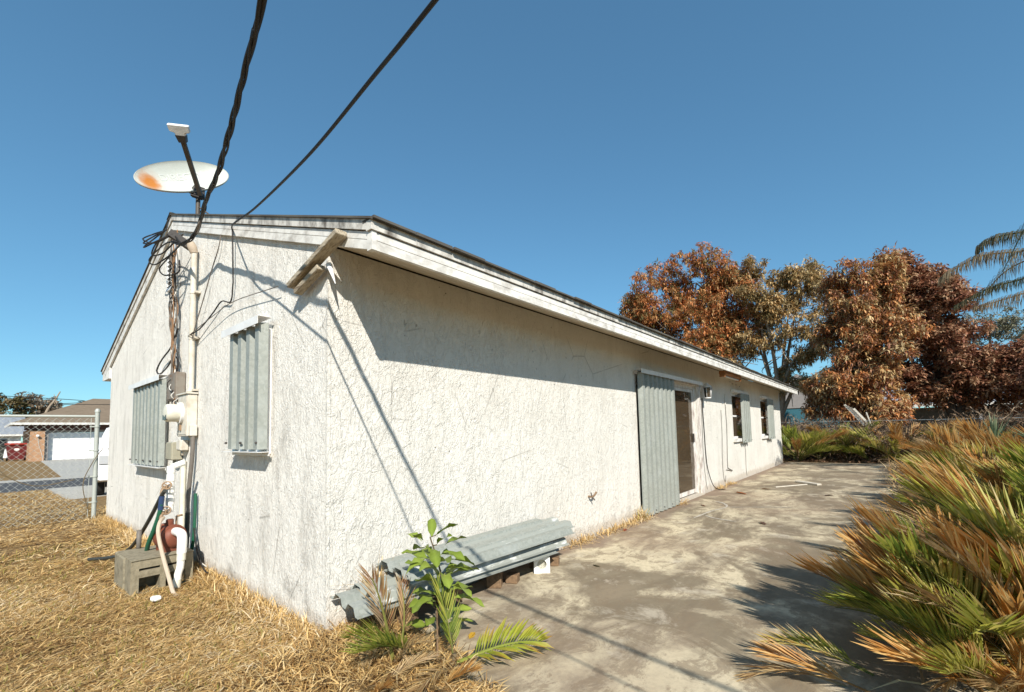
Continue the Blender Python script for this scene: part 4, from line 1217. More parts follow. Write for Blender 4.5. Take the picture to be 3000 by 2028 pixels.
for pts, mat, r, lab in [
    ([(7.66, -0.01, 1.82), (7.64, -0.015, 1.6), (7.68, -0.012, 1.2), (7.70, -0.012, 0.8), (7.75, -0.02, 0.45), (7.9, -0.06, 0.12), (8.05, -0.12, 0.02), (8.2, -0.2, 0.012)], 'cable_black', 0.008, 'black cable dangling below the wall lantern to the slab'),
    ([(7.60, -0.008, 1.80), (7.58, -0.01, 1.2), (7.56, -0.01, 0.7), (7.62, -0.01, 0.3), (7.70, -0.01, 0.05)], 'wire_grey', 0.004, 'thin grey wire beside the dangling black cable'),
    ([(9.30, -0.012, 1.98), (9.30, -0.012, 1.75)], 'wire_white', 0.014, 'short white cable stub high on the long wall'),
    ([(9.30, -0.012, 1.75), (9.32, -0.012, 1.2), (9.26, -0.012, 0.75), (9.22, -0.012, 0.4), (9.28, -0.012, 0.34), (9.6, -0.014, 0.26), (9.1, -0.014, 0.32)], 'wire_grey', 0.006, 'grey wire hanging below the white cable stub'),
    ([(8.93, -0.012, 1.62), (8.92, -0.012, 1.1), (8.84, -0.012, 0.6), (8.86, -0.012, 0.2), (8.98, -0.014, 0.08), (9.02, -0.014, 0.2)], 'wire_grey', 0.005, 'thin wire hanging between the lantern and the white stub'),
    ([(10.9, -0.012, 0.86), (10.93, -0.012, 0.5), (10.9, -0.012, 0.2), (10.95, -0.012, 0.03)], 'wire_grey', 0.005, 'thin wire hanging below the shuttered window')]:
    tag(wire('wall_wire', pts, r, mat), lab, 'wire', 'wires on the long wall')
# broken wall tap above the panel pile
t = thing('broken_tap', 'broken tap stub sticking out of the white wall', 'tap', (3.2, 0, 0.47))
MB().tube(spline([(0, 0.0, 0.0), (0, -0.05, 0.0), (0.02, -0.075, 0.02), (0.05, -0.08, 0.05)]), [0.012] * 19, 8).build('spout', 'brass', t)
MB().tube([(-0.03, -0.055, 0.05), (0.0, -0.05, 0.0), (0.045, -0.06, -0.045)], 0.008, 6).build('handle', 'wire_grey', t)
for x, z in ((0.6, 2.05),):
    pass

# ================================================================== PANEL PILE BY THE WALL
def sheet(label, p_left, p_right, width, slope, mat='galvanised', pitch=0.165, depth=0.042):
    """a loose corrugated panel lying along the wall; p_* = back top corner at both ends; width runs away from the wall"""
    a, b = Vector(p_left), Vector(p_right)
    d = (b - a)
    Ln = d.length
    d.normalize()
    out = Vector((0, -math.cos(slope), -math.sin(slope)))
    out = (out - d * out.dot(d)).normalized()
    nrm = d.cross(out).normalized()
    if nrm.z < 0:
        nrm = -nrm
    n = int(round(width / pitch))
    prof = []
    for k in range(n):
        u = k * width / n
        w = width / n
        prof += [(u, 0), (u + 0.25 * w, 0), (u + 0.40 * w, depth), (u + 0.82 * w, depth)]
    prof += [(width, 0), (width + 0.03, 0)]
    m = MB()
    t = 0.002
    k = len(prof)
    for off in (0, -t):
        for u, w in prof:
            for s in (0, Ln):
                m.v.append(tuple(a + d * s + out * u + nrm * (w - depth + off)))
    for i in range(k - 1):
        A = 2 * i
        m.f.append((A, A + 1, A + 3, A + 2))
        B = 2 * k + 2 * i
        m.f.append((B, B + 2, B + 3, B + 1))
        m.f.append((A, A + 2, B + 2, B))
        m.f.append((A + 1, B + 1, B + 3, A + 3))
    m.f += [(0, 2 * k, 2 * k + 1, 1), (2 * k - 2, 2 * k - 1, 4 * k - 1, 4 * k - 2)]
    m.sm = [False] * len(m.f)
    return tag(m.build('corrugated_sheet', mat), label, 'metal sheet', 'loose storm panels stacked by the wall')
sheet('lowest loose corrugated panel, its end at the house corner', (0.00, -0.05, 0.300), (1.95, -0.10, 0.255), 0.30, 0.16)
sheet('loose panel with flaking silver paint, second from the bottom', (0.13, -0.045, 0.322), (2.12, -0.11, 0.290), 0.30, 0.14, 'galvanised_worn')
sheet('middle loose corrugated panel in the pile by the wall', (0.36, -0.075, 0.378), (2.20, -0.12, 0.365), 0.30, 0.10)
sheet('worn loose panel just under the top of the pile', (0.42, -0.045, 0.398), (2.30, -0.05, 0.392), 0.30, 0.09, 'galvanised_worn')
sheet('topmost loose corrugated panel of the pile by the wall', (0.33, -0.035, 0.418), (2.05, -0.035, 0.420), 0.30, 0.13)
def timber(label, c, s, rz, mat='timber', tilt=0.0):
    m = MB()
    m.box((-s[0] / 2, -s[1] / 2, 0), (s[0] / 2, s[1] / 2, s[2]))
    o = m.build('timber_block', mat, None, bevel=0.006)
    o.location = c
    o.rotation_euler = (tilt, 0, rz)
    return tag(o, label, 'wood block', 'wood blocks under the panel pile')
timber('upright split timber block under the middle of the pile', (1.33, -0.20, 0.0), (0.17, 0.12, 0.215), R(35))
timber('small square timber block lying right of the split one', (1.47, -0.27, 0.0), (0.10, 0.10, 0.07), R(25))
timber('timber block with pointed top behind the white flange', (1.93, -0.17, 0.0), (0.14, 0.11, 0.215), R(30))
timber('small reddish timber block at the right of the flange', (2.08, -0.27, 0.0), (0.13, 0.09, 0.075), R(30))
timber('dark timber block under the left end of the pile', (0.42, -0.22, 0.0), (0.14, 0.12, 0.225), R(10))
timber('low timber block supporting the pile behind the seedling', (0.85, -0.18, 0.0), (0.14, 0.14, 0.22), R(5))
def flange():
    t = thing('pipe_flange', 'square white plastic flange with round hole by the pile', 'pipe fitting', (1.80, -0.33, 0.0), R(-48))
    # square plate with a true hole, standing upright, facing local -y
    n = 32
    m = MB()
    vs, fs = [], []
    h = 0.07
    for yy in (-0.012, 0.012):
        for k in range(n):
            a = 2 * math.pi * k / n + math.pi / 4
            c, s = math.cos(a), math.sin(a)
            q = h / max(abs(c), abs(s))
            vs.append((q * c, yy, 0.072 + q * s))
        for k in range(n):
            a = 2 * math.pi * k / n + math.pi / 4
            vs.append((0.042 * math.cos(a), yy, 0.076 + 0.042 * math.sin(a)))
    for k in range(n):
        j = (k + 1) % n
        fs += [(k, j, n + j, n + k), (2 * n + k, 3 * n + k, 3 * n + j, 2 * n + j), (k, 2 * n + k, 2 * n + j, j), (n + k, n + j, 3 * n + j, 3 * n + k)]
    m.add(vs, fs)
    m.build('plate', 'pvc_white', t)
    MB().lathe([(0.05, 0.0), (0.05, 0.10), (0.042, 0.10), (0.042, 0.0)], (0, 0.012, 0.076), (0, 1, 0), 28).build('sleeve', 'pvc_old', t)
    MB().lathe([(0.0415, 0.0), (0.0415, 0.01)], (0, 0.018, 0.076), (0, 1, 0), 28).build('hole_shade_disc', 'dark_metal', t)  # dark disc added in the sleeve for the shade inside the hole
flange()
# white plank and debris on the slab
tag(MB().beam((10.15, -1.17, 0.022), (9.72, -1.62, 0.022), 0.10, 0.036).build('plank', 'pale_board', None, bevel=0.004), 'white plank lying on the slab near the far windows', 'plank')
tag(MB().beam((9.0, -0.95, 0.012), (9.75, -1.40, 0.014), 0.02, 0.016).build('stick', 'pale_board'), 'thin pale stick lying beside the white plank', 'stick')

# ================================================================== DRY LAWN
def patch_noise(x, y):
    return 0.5 + 0.25 * np.sin(2.1 * x + 1.3 * np.sin(1.7 * y)) + 0.25 * np.sin(2.9 * y - 1.1 * np.sin(2.3 * x))
def blades(n, sampler, name, lmin, lmax, wid, up_mean, up_sd, dirbias=None, mat='straw', pal=None, lift=0.0):
    xy = sampler(n)
    n = len(xy)
    x, y = xy[:, 0], xy[:, 1]
    ln = RNG.uniform(lmin, lmax, n)
    az = RNG.uniform(0, 2 * np.pi, n)
    if dirbias is not None:
        k = RNG.random(n) < 0.42
        az[k] = dirbias(x[k], y[k]) + RNG.normal(0, 0.45, k.sum())
    el = np.clip(RNG.normal(up_mean, up_sd, n), -0.05, 1.4)
    el2 = el - RNG.uniform(0.1, 0.9, n)
    w = wid * RNG.uniform(0.6, 1.3, n)
    cx, sx = np.cos(az), np.sin(az)
    z0 = gz(x, y) + lift * RNG.random(n)
    p0 = np.stack([x, y, z0], 1)
    d1 = np.stack([cx * np.cos(el), sx * np.cos(el), np.sin(el)], 1)
    d2 = np.stack([cx * np.cos(el2), sx * np.cos(el2), np.sin(el2)], 1)
    sdv = np.stack([-sx, cx, np.zeros(n)], 1)
    roll = RNG.uniform(-0.35, 0.35, n)[:, None]
    sdv = sdv * np.cos(roll) + np.array([0, 0, 1.0]) * np.sin(roll)
    p1 = p0 + d1 * (ln * 0.5)[:, None]
    p2 = p1 + d2 * (ln * 0.5)[:, None]
    p2[:, 2] = np.maximum(p2[:, 2], z0 + 0.003)
    hw = (w / 2)[:, None]
    V = np.stack([p0 + sdv * hw, p0 - sdv * hw, p1 + sdv * hw * 0.9, p1 - sdv * hw * 0.9, p2], 1).reshape(-1, 3)
    base = np.arange(n)[:, None] * 5
    T = np.concatenate([base + np.array([[0, 1, 3]]), base + np.array([[0, 3, 2]]), base + np.array([[2, 3, 4]])], 1).reshape(-1, 3)
    pal = np.array(pal)
    pn = patch_noise(x, y)
    i = np.clip((RNG.random(n) * 0.75 + pn * 0.25) * len(pal), 0, len(pal) - 1).astype(int)
    c = pal[i] * RNG.uniform(0.75, 1.2, n)[:, None]
    C = np.repeat(c, 5, 0)
    return V, T, C
STRAW = [(0.15, 0.075, 0.025), (0.41, 0.24, 0.085), (0.60, 0.395, 0.15), (0.72, 0.50, 0.22), (0.80, 0.61, 0.32), (0.84, 0.70, 0.47)]
camp = np.array([-1.437, -2.715])
def wedge(rmin, rmax, pw):
    def f(n):
        th = RNG.uniform(R(52), R(100), n * 2)
        r = rmin + (rmax - rmin) * RNG.random(n * 2) ** pw
        p = camp + np.stack([np.cos(th) * r, np.sin(th) * r], 1)
        ok = ((p[:, 0] < -0.004) | (p[:, 1] > WD + 0.05)) & (p[:, 1] > -1.1) & (p[:, 1] < 16.2)
        ok &= ~((p[:, 0] > 0.05) & (p[:, 1] > 9.2))
        q = np.sin(5.1 * p[:, 0] + 2.0 * np.sin(3.3 * p[:, 1])) + np.sin(4.3 * p[:, 1] - 1.7 * np.sin(6.1 * p[:, 0])) + 0.6 * np.sin(11 * p[:, 0] + 9 * p[:, 1])
        ok &= ~((q < -1.05) & (RNG.random(len(p)) < 0.72))
        return p[ok][:n]
    return f
swirl = lambda x, y: 0.35 + 0.5 * np.sin(0.9 * y + 0.5 * x) + 0.3 * np.sin(2.3 * x)
parts = [blades(150000, wedge(2.2, 7.0, 0.85), 'a', 0.03, 0.095, 0.004, 0.10, 0.20, swirl, pal=STRAW, lift=0.03),
         blades(60000, wedge(5.0, 20.0, 0.8), 'b', 0.06, 0.13, 0.010, 0.15, 0.22, swirl, pal=STRAW, lift=0.03),
         blades(6000, wedge(2.2, 8, 0.8), 'c', 0.05, 0.11, 0.006, 0.7, 0.3, None, pal=[(0.18, 0.17, 0.03), (0.26, 0.23, 0.05), (0.4, 0.33, 0.09)])]
def wallfoot(n):
    y = RNG.uniform(-0.05, WD, n)
    return np.stack([-np.abs(RNG.normal(0, 0.07, n)) - 0.006, y], 1)
parts.append(blades(16000, wallfoot, 'd', 0.06, 0.15, 0.006, 0.55, 0.35, None, pal=STRAW[1:], lift=0.06))
def cornerheap(n):
    p = np.stack([RNG.normal(-0.05, 0.24, n * 2), RNG.normal(-0.42, 0.26, n * 2)], 1)
    ok = (p[:, 1] < -0.01) & (p[:, 1] > -1.5) & (p[:, 0] < 0.9 * (0.4 + 0 * p[:, 0]))
    return p[ok][:n]
parts.append(blades(15000, cornerheap, 'e', 0.06, 0.17, 0.006, 0.22, 0.3, None, pal=STRAW, lift=0.085))
def frontstrip(n):
    p = np.stack([RNG.uniform(-0.75, 0.35, n * 2), RNG.uniform(-1.65, -0.2, n * 2)], 1)
    ok = p[:, 1] > -1.25 - 0.5 * p[:, 0] * 0
    ok &= p[:, 0] < -0.05 - 0.25 * (p[:, 1] + 0.3) * 1.1
    return p[ok][:n]
parts.append(blades(26000, frontstrip, 'f', 0.05, 0.14, 0.006, 0.15, 0.25, None, pal=STRAW, lift=0.045))
def join(parts):
    V, T, C, k = [], [], [], 0
    for v, t, c in parts:
        V.append(v); T.append(t + k); C.append(c); k += len(v)
    return np.concatenate(V), np.concatenate(T), np.concatenate(C)
g = fast('dry_grass', *join(parts), 'straw')
g['kind'] = 'stuff'
tag(g, 'dry mown straw-coloured grass covering the yard beside the gable', 'grass')
# straw and weeds along the foot of the long wall
def longfoot(n):
    x = RNG.choice([2.9, 3.5, 3.9, 4.2, 4.45, 4.5, 6.0, 8.4, 9.2], n) + RNG.normal(0, 0.16, n)
    return np.stack([x, -np.abs(RNG.normal(0, 0.07, n)) - 0.01], 1)
v, tt, c = blades(1500, longfoot, 'g', 0.05, 0.16, 0.006, 0.5, 0.4, None, pal=STRAW[1:], lift=0.0)
v[:, 2] += 0.035
g = fast('wall_weeds', v, tt, c, 'straw')
g['kind'] = 'stuff'
tag(g, 'wisps of dry weeds along the foot of the long wall', 'weeds')
def tuft(label, loc, n, h, pal, seed, wid=0.008):
    rg = np.random.default_rng(seed)
    def one(k):
        return np.stack([loc[0] + rg.normal(0, 0.05, k), loc[1] + rg.normal(0, 0.04, k)], 1)
    v, tt, c = blades(n, one, 't', h * 0.5, h, wid, 1.05, 0.3, None, pal=pal, lift=0)
    v[:, 2] += loc[2] - gz(v[:, 0], v[:, 1])
    return tag(fast('grass_tuft', v, tt, c, 'straw'), label, 'grass tuft')
tuft('yellow grass tuft at the foot of the tall door shutter', (4.50, -0.10, 0.0), 90, 0.26, STRAW[3:] + [(0.3, 0.28, 0.06)], 3, 0.01)
tuft('dry tuft against the wall behind the left end of the panels', (0.30, -0.03, 0.10), 60, 0.5, STRAW[2:5], 4, 0.006)

# ================================================================== PLANT PARTS
GREEN = [(0.10, 0.17, 0.025), (0.18, 0.25, 0.04), (0.31, 0.35, 0.06)]
YELL = [(0.52, 0.50, 0.085), (0.66, 0.58, 0.17), (0.40, 0.42, 0.07)]
ORNG = [(0.62, 0.31, 0.08), (0.70, 0.42, 0.14), (0.48, 0.22, 0.05), (0.72, 0.52, 0.23)]
TAN = [(0.58, 0.42, 0.21), (0.48, 0.33, 0.15), (0.32, 0.19, 0.09), (0.66, 0.52, 0.30)]
def lerp(a, b, t):
    return tuple(a[i] + (b[i] - a[i]) * t for i in range(3))
def frond_mesh(seed, length=1.0, droop=0.5, nl=34, ll=0.42, pal=GREEN, tip=None, lw=0.022, ang=0.75, vee=0.35, bare=0.25, stemc=(0.22, 0.22, 0.06), hang=0.15, ragged=0.0):
    """pinnate palm frond, base at the origin, rachis along +x, curving down"""
    rg = random.Random(seed)
    m = MB()
    def pos(t):
        a = droop * t
        return Vector((length * t * math.cos(a * 0.5), 0, -length * t * math.sin(a * 0.62) * t))
    pts = [pos(i / 12) for i in range(13)]
    side_c = rg.uniform(-0.12, 0.12) * length
    bend = lambda t: Vector((0, side_c * t * t, 0))
    pts = [p + bend(i / 12) for i, p in enumerate(pts)]
    m.tube(pts, [0.011 * (1 - 0.85 * i / 12) + 0.002 for i in range(13)], 5, True, stemc)
    for i in range(nl):
        t = bare + (1 - bare) * (i + 0.5) / nl
        p = pos(t) + bend(t)
        d = (pos(min(1, t + 0.02)) - pos(t - 0.02)).normalized()
        env = (0.55 + 0.45 * math.sin(math.pi * min(1, (t - bare) / (1 - bare) * 0.9 + 0.12)))
        for s in (-1, 1):
            if ragged and rg.random() < ragged:
                continue
            l = ll * env * rg.uniform(0.8, 1.12)
            an = ang * (1.05 - 0.55 * t) + rg.uniform(-0.1, 0.1)
            u = d.cross(Vector((0, 1, 0))).normalized()
            if u.z < 0:
                u = -u
            side = Vector((0, s, 0))
            dr = (d * math.cos(an) + side * math.sin(an)).normalized()
            dr = (dr + u * (vee + rg.uniform(-0.15, 0.15))).normalized()
            w = lw * rg.uniform(0.75, 1.2)
            nr = dr.cross(d.cross(dr)).normalized()
            wd = dr.cross(u).normalized() * w * 0.5
            q1 = p + dr * l * 0.5 - Vector((0, 0, hang * l * 0.12))
            q2 = p + dr * l - Vector((0, 0, hang * l * 0.55))
            fold = u * w * 0.28
            c = rg.choice(pal)
            k = rg.uniform(0.8, 1.2)
            c = tuple(x * k for x in c)
            ct = rg.choice(tip) if tip else c
            m.add([p, q1 - wd + fold, q1 - fold * 0.6, q1 + wd + fold, q2], [(0, 2, 1), (0, 3, 2), (1, 2, 4), (2, 3, 4)],
                  [lerp(c, ct, 0.0), lerp(c, ct, 0.35), lerp(c, ct, 0.3), lerp(c, ct, 0.35), ct])
    return m.mesh('frond', 'palm_leaf')
def fan_mesh(seed, n=9, ll=0.5, pal=GREEN):
    rg = random.Random(seed)
    m = MB()
    m.tube([(0, 0, 0), (0.3, 0, 0.0)], 0.008, 5, True, (0.2, 0.22, 0.08))
    for i in range(n):
        a = (i / (n - 1) - 0.5) * 3.6
        d = Vector((math.cos(a), math.sin(a), rg.uniform(-0.1, 0.25))).normalized()
        wd = d.cross(Vector((0, 0, 1))).normalized() * 0.016
        l = ll * rg.uniform(0.8, 1.1)
        p = Vector((0.3, 0, 0))
        c = rg.choice(pal)
        m.add([p, p + d * l * 0.5 - wd, p + d * l * 0.5 + wd, p + d * l], [(0, 2, 1), (1, 2, 3)], [c] * 4)
    return m.mesh('frond', 'palm_leaf')
FR = {
    'green': [frond_mesh(10 + k, pal=GREEN + YELL[2:], tip=GREEN + YELL, droop=0.35, nl=30, ll=0.42, lw=0.024, ang=0.62, vee=0.38, hang=0.04) for k in range(3)],
    'yellow': [frond_mesh(20 + k, pal=YELL + GREEN[2:], tip=YELL + TAN[:1], droop=0.4, nl=30, ll=0.42, lw=0.024, ang=0.6, vee=0.38, hang=0.05) for k in range(3)],
    'orange': [frond_mesh(30 + k, pal=ORNG, tip=ORNG + TAN[:1], droop=0.25, ang=0.40, vee=0.2, nl=28, lw=0.028, ll=0.48, hang=0.03, stemc=(0.35, 0.2, 0.08)) for k in range(4)],
    'tan': [frond_mesh(40 + k, pal=TAN, tip=TAN, droop=0.55, ang=0.5, vee=0.2, hang=0.25, nl=32, lw=0.018, ll=0.38, stemc=(0.35, 0.26, 0.14), ragged=0.15) for k in range(3)],
    'mixed': [frond_mesh(50 + k, pal=GREEN + YELL + ORNG[1:2], tip=ORNG + TAN, droop=0.4, nl=30, ll=0.42, lw=0.022, ang=0.6, vee=0.35, hang=0.06) for k in range(3)],
    'fan': [fan_mesh(60 + k, pal=YELL + [(0.20, 0.27, 0.10)]) for k in range(2)],
}
def palm_plant(label, loc, fronds, size, seed, name='palm_clump', cat='palm', group=None, bias=None, el=(0.35, 1.25), z0=0.0):
    """fronds: list of kinds; bias = (azimuth, spread)"""
    rg = random.Random(seed)
    t = thing(name, label, cat, loc, 0, group)
    m = MB()
    for k in range(3):
        a = rg.uniform(0, 6.28)
        m.tube([(0.05 * math.cos(a), 0.05 * math.sin(a), -0.05), (0.07 * math.cos(a), 0.07 * math.sin(a), 0.22 * size)], [0.022, 0.014], 6)
    m.build('stem', 'stem_brown', t)
    for i, kind in enumerate(fronds):
        az = rg.uniform(0, 6.28) if bias is None else bias[0] + rg.gauss(0, bias[1])
        e = rg.uniform(*el)
        s = size * rg.uniform(0.75, 1.2)
        me = rg.choice(FR[kind])
        put('frond', me, t, (0.06 * math.cos(az), 0.06 * math.sin(az), rg.uniform(0.02, 0.2) * size + z0), (rg.uniform(-0.5, 0.5), -e, az), s)
    return t
def hero(parent, kind, idx, base, tip, roll=0.0, lift=0.25, scale=None):
    """one frond aimed from base towards tip (world points)"""
    a, b = Vector(base), Vector(tip)
    d = b - a
    az = math.atan2(d.y, d.x)
    e = math.atan2(d.z, math.hypot(d.x, d.y)) + lift
    return put('frond', FR[kind][idx], parent, a - Vector(parent.location), (roll, -e, az), scale or d.length * 1.05)

# ================================================================== PALM MASS ON THE RIGHT
PG = 'palms along the right edge of the slab'
kinds = ['yellow', 'yellow', 'mixed', 'yellow', 'green', 'yellow', 'orange', 'yellow', 'mixed', 'orange', 'tan', 'green', 'orange', 'yellow', 'orange', 'mixed', 'green', 'tan', 'orange', 'yellow', 'green', 'tan']
spots = [  # x, y, size, seed, label
    (1.75, -3.05, 0.80, 1, 'nearest palm with big orange fronds at the lower right'),
    (2.15, -3.45, 0.95, 2, 'second nearest palm, behind the big orange fronds'),
    (2.55, -2.95, 0.85, 3, 'low green and tan palm leaning over the slab edge'),
    (3.0, -3.5, 1.0, 4, 'palm with yellow fronds behind the low green and tan palm'),
    (3.5, -3.1, 0.95, 5, 'palm whose mixed fronds throw the long shadow on the slab'),
    (4.2, -3.55, 1.05, 6, 'palm mass right of the shadow, tall yellow-green fronds'),
    (4.7, -3.15, 0.95, 7, 'palm overhanging the slab edge midway along the row'),
    (5.6, -3.5, 1.1, 8, 'palm with pale fronds in the middle of the row'),
    (6.4, -3.2, 1.0, 9, 'palm with thin pale fronds pointing left over the slab'),
    (7.3, -3.7, 1.1, 10, 'tan feathery palm with orange plumes beyond the middle'),
    (8.3, -3.3, 1.05, 11, 'feathery tan palm over the slab beyond the pale one'),
    (9.4, -3.8, 1.15, 12, 'tall orange plume palm far along the row'),
    (10.6, -3.4, 1.0, 13, 'brownish palm near the far end of the row'),
    (12.0, -3.7, 1.1, 14, 'dry palm last but one in the row along the slab'),
    (13.4, -3.5, 1.0, 15, 'last palm of the row where the slab narrows'),
    (3.2, -4.3, 1.15, 16, 'palm at the right picture edge behind the yellow one'),
    (4.9, -4.5, 1.25, 17, 'tall palm at the right picture edge, mid height'),
    (6.9, -4.7, 1.25, 18, 'orange palm near the right edge under the spiky plant'),
    (9.0, -5.0, 1.2, 19, 'dry palm at the right edge before the far fence'),
    (11.5, -5.0, 1.2, 20, 'dull tan palm at the right edge near the fence'),
    (1.42, -3.0, 0.55, 21, 'low orange and tan palm in the bottom right corner'),
    (2.25, -2.80, 0.55, 22, 'low yellow-green palm between the big orange fronds'),
    (2.05, -3.1, 0.7, 23, 'palm with upright yellow-green blades near the corner'),
]
for i, (x, y, s, sd_, lab) in enumerate(spots):
    rg = random.Random(100 + sd_)
    ks = [rg.choice(kinds) for _ in range(24 if i < 9 else 17)]
    if i in (9, 10, 11, 12, 13, 14, 17, 18, 19):
        ks = [rg.choice(['orange', 'tan', 'orange', 'tan', 'mixed', 'yellow']) for _ in range(20)]
    t = palm_plant(lab, (x, y - (0.55 if i > 1 and i < 20 else 0.10), -0.03), ks, s * 0.86, sd_, group=PG, bias=(2.3, 0.85), el=(0.55, 1.25))
    if i == 0:
        hero(t, 'orange', 0, (1.70, -2.95, 0.02), (1.78, -2.30, 0.36), 0.3, 0.2, 0.70)
        hero(t, 'orange', 1, (1.85, -3.0, 0.05), (2.05, -2.5, 0.40), -0.3, 0.2, 0.68)
        hero(t, 'orange', 2, (1.55, -2.95, 0.02), (1.55, -2.6, 0.35), 0.6, 0.2, 0.6)
        hero(t, 'orange', 3, (1.62, -3.0, 0.0), (1.75, -2.72, 0.5), 0.2, 0.1, 0.7)
        hero(t, 'green', 0, (1.45, -2.60, 0.0), (1.30, -2.15, 0.16), 0.2, 0.2, 0.36)
        hero(t, 'tan', 0, (1.25, -2.50, 0.0), (0.98, -1.95, 0.06), 0.2, 0.2, 0.46)
        hero(t, 'orange', 2, (1.25, -2.6, 0.0), (1.0, -2.1, 0.10), -0.4, 0.2, 0.42)
        hero(t, 'mixed', 1, (1.40, -2.6, 0.02), (1.2, -2.1, 0.08), -0.3, 0.3, 0.42)
# dead litter under the palms
def litter(name, label, n, box, lmin, lmax, wid, pal, el, mat='straw', zl=0.1):
    def smp(k):
        return np.stack([RNG.uniform(box[0], box[1], k), RNG.uniform(box[2], box[3], k)], 1)
    v, tt, c = blades(n, smp, 'l', lmin, lmax, wid, el, 0.4, None, pal=pal, lift=zl)
    v[:, 2] += 0.03
    o = fast(name, v, tt, c, mat)
    o['kind'] = 'stuff'
    return tag(o, label, 'leaf litter')
litter('palm_litter', 'dead leaf litter on the ground under the palms', 9000, (1.3, 15.0, -5.6, -2.75), 0.15, 0.5, 0.012, TAN + ORNG[2:3], 0.35, zl=0.25)
# spiky plant near the right edge
YU = thing('yucca', 'grey-green spiky plant rising near the right edge', 'yucca', (10.45, -4.25, 0.0))
MB().tube([(0, 0, -0.1), (0, 0, 0.85)], [0.05, 0.035], 8).build('stem', 'stem_brown', YU)
rg = random.Random(5)
def sword(seed, l=0.55):
    r_ = random.Random(seed)
    m = MB()
    c = (0.17, 0.24, 0.13)
    m.add([(0, 0.012, 0), (0, -0.012, 0), (l * 0.5, 0.016, 0.02), (l * 0.5, -0.016, 0.02), (l, 0, 0.03)], [(0, 1, 3, 2), (2, 3, 4)], [c, c, c, c, (0.3, 0.32, 0.2)])
    return m.mesh('leaf', 'palm_leaf')
SW = [sword(1), sword(2, 0.45)]
for k in range(46):
    put('leaf', SW[k % 2], YU, (0, 0, 0.82), (rg.uniform(-0.5, 0.5), -rg.uniform(-0.2, 1.5), rg.uniform(0, 6.28)), rg.uniform(0.8, 1.2))
YU2 = thing('yucca', 'darker spiky plant behind the grey-green one at the edge', 'yucca', (10.3, -4.75, 0.0))
MB().tube([(0, 0, -0.1), (0, 0, 0.9)], [0.05, 0.035], 8).build('stem', 'stem_brown', YU2)
for k in range(36):
    put('leaf', SW[k % 2], YU2, (0, 0, 0.85), (rg.uniform(-0.5, 0.5), -rg.uniform(-0.2, 1.4), rg.uniform(0, 6.28)), rg.uniform(0.8, 1.2))
# palms at the far end of the slab
BG_ = 'palms at the far end of the slab'
for x, y, s, sd_, lab, ks in [
    (17.0, -0.35, 1.35, 31, 'bright green palm at the far corner of the house', ['green'] * 9 + ['yellow'] * 12 + ['orange'] * 2),
    (17.7, -0.95, 1.0, 32, 'green and yellow palm right of the far house corner', ['green', 'yellow', 'mixed', 'yellow', 'orange', 'green', 'yellow', 'tan', 'green', 'green'] * 2),
    (17.9, -1.7, 1.1, 33, 'palm with orange crown at the far end of the slab', ['orange'] * 7 + ['green', 'mixed', 'yellow', 'green', 'yellow'] * 2),
    (17.5, -2.3, 0.9, 34, 'low brownish palm between two orange ones at the far end', ['yellow', 'green', 'mixed', 'tan', 'green', 'yellow', 'tan', 'orange'] * 2),
    (17.3, -3.0, 1.15, 35, 'green palm with orange plumes at the far end', ['green', 'orange', 'yellow', 'green', 'orange', 'mixed', 'yellow', 'tan', 'yellow', 'orange'] * 2),
    (16.6, -3.7, 1.1, 36, 'dry palm where the row meets the far fence', ['tan', 'orange', 'mixed', 'tan', 'green', 'tan', 'orange', 'mixed']),
    (15.2, -4.2, 1.1, 37, 'tan palm right of the dry far palm', ['tan', 'orange', 'tan', 'mixed', 'tan', 'tan', 'orange', 'yellow'])]:
    palm_plant(lab, (x, y, -0.03), ks, s, sd_, group=BG_, el=(0.3, 1.25))
# dry tangled vines along the back fence
def brush():
    rg = np.random.default_rng(3)
    n = 9000
    f = rg.random(n)
    x = 18.6 + 3.4 * rg.random(n) - 3.0 * f
    y = 1.2 - 8.0 * f
    z = rg.random(n) ** 1.1 * (1.22 + 0.15 * np.sin(9 * f))
    V, T, C = [], [], []
    pal = np.array([(0.14, 0.085, 0.05), (0.22, 0.15, 0.09), (0.30, 0.22, 0.15), (0.08, 0.05, 0.035)])
    for s in range(4):
        pass
    az = rg.uniform(0, 6.28, n)
    el = rg.normal(0.0, 0.6, n)
    P = np.stack([x, y, z], 1)
    d = np.stack([np.cos(az) * np.cos(el), np.sin(az) * np.cos(el), np.sin(el)], 1)
    k = 0
    rings = []
    w = rg.uniform(0.006, 0.016, n)[:, None]
    side = np.cross(d, np.array([0, 0, 1.0]))
    side /= np.linalg.norm(side, axis=1)[:, None] + 1e-6
    upv = np.cross(side, d)
    cur = P.copy()
    segs = [(cur + side * w, cur - side * w)]
    for s in range(4):
        d = d + rg.normal(0, 0.35, (n, 3)) + np.array([0, 0, -0.12])
        d /= np.linalg.norm(d, axis=1)[:, None]
        cur = cur + d * rg.uniform(0.08, 0.22, n)[:, None]
        cur[:, 2] = np.maximum(cur[:, 2], 0)
        a = side if s % 2 else upv
        segs.append((cur + a * w, cur - a * w))
    Vv = np.stack([q for sgm in segs for q in sgm], 1)         # n, 10, 3
    V = Vv.reshape(-1, 3)
    base = np.arange(n)[:, None] * 10
    tr = []
    for s in range(4):
        i = 2 * s
        tr += [[i, i + 1, i + 3], [i, i + 3, i + 2]]
    T = np.concatenate([base + np.array([t_]) for t_ in tr], 1).reshape(-1, 3)
    C = np.repeat(pal[rg.integers(0, 4, n)] * rg.uniform(0.7, 1.3, n)[:, None], 10, 0)
    o = fast('dry_brush', V, T, C, 'straw')
    o['kind'] = 'stuff'
    tag(o, 'tangle of dry brown vines along the far fence', 'brush')
brush()
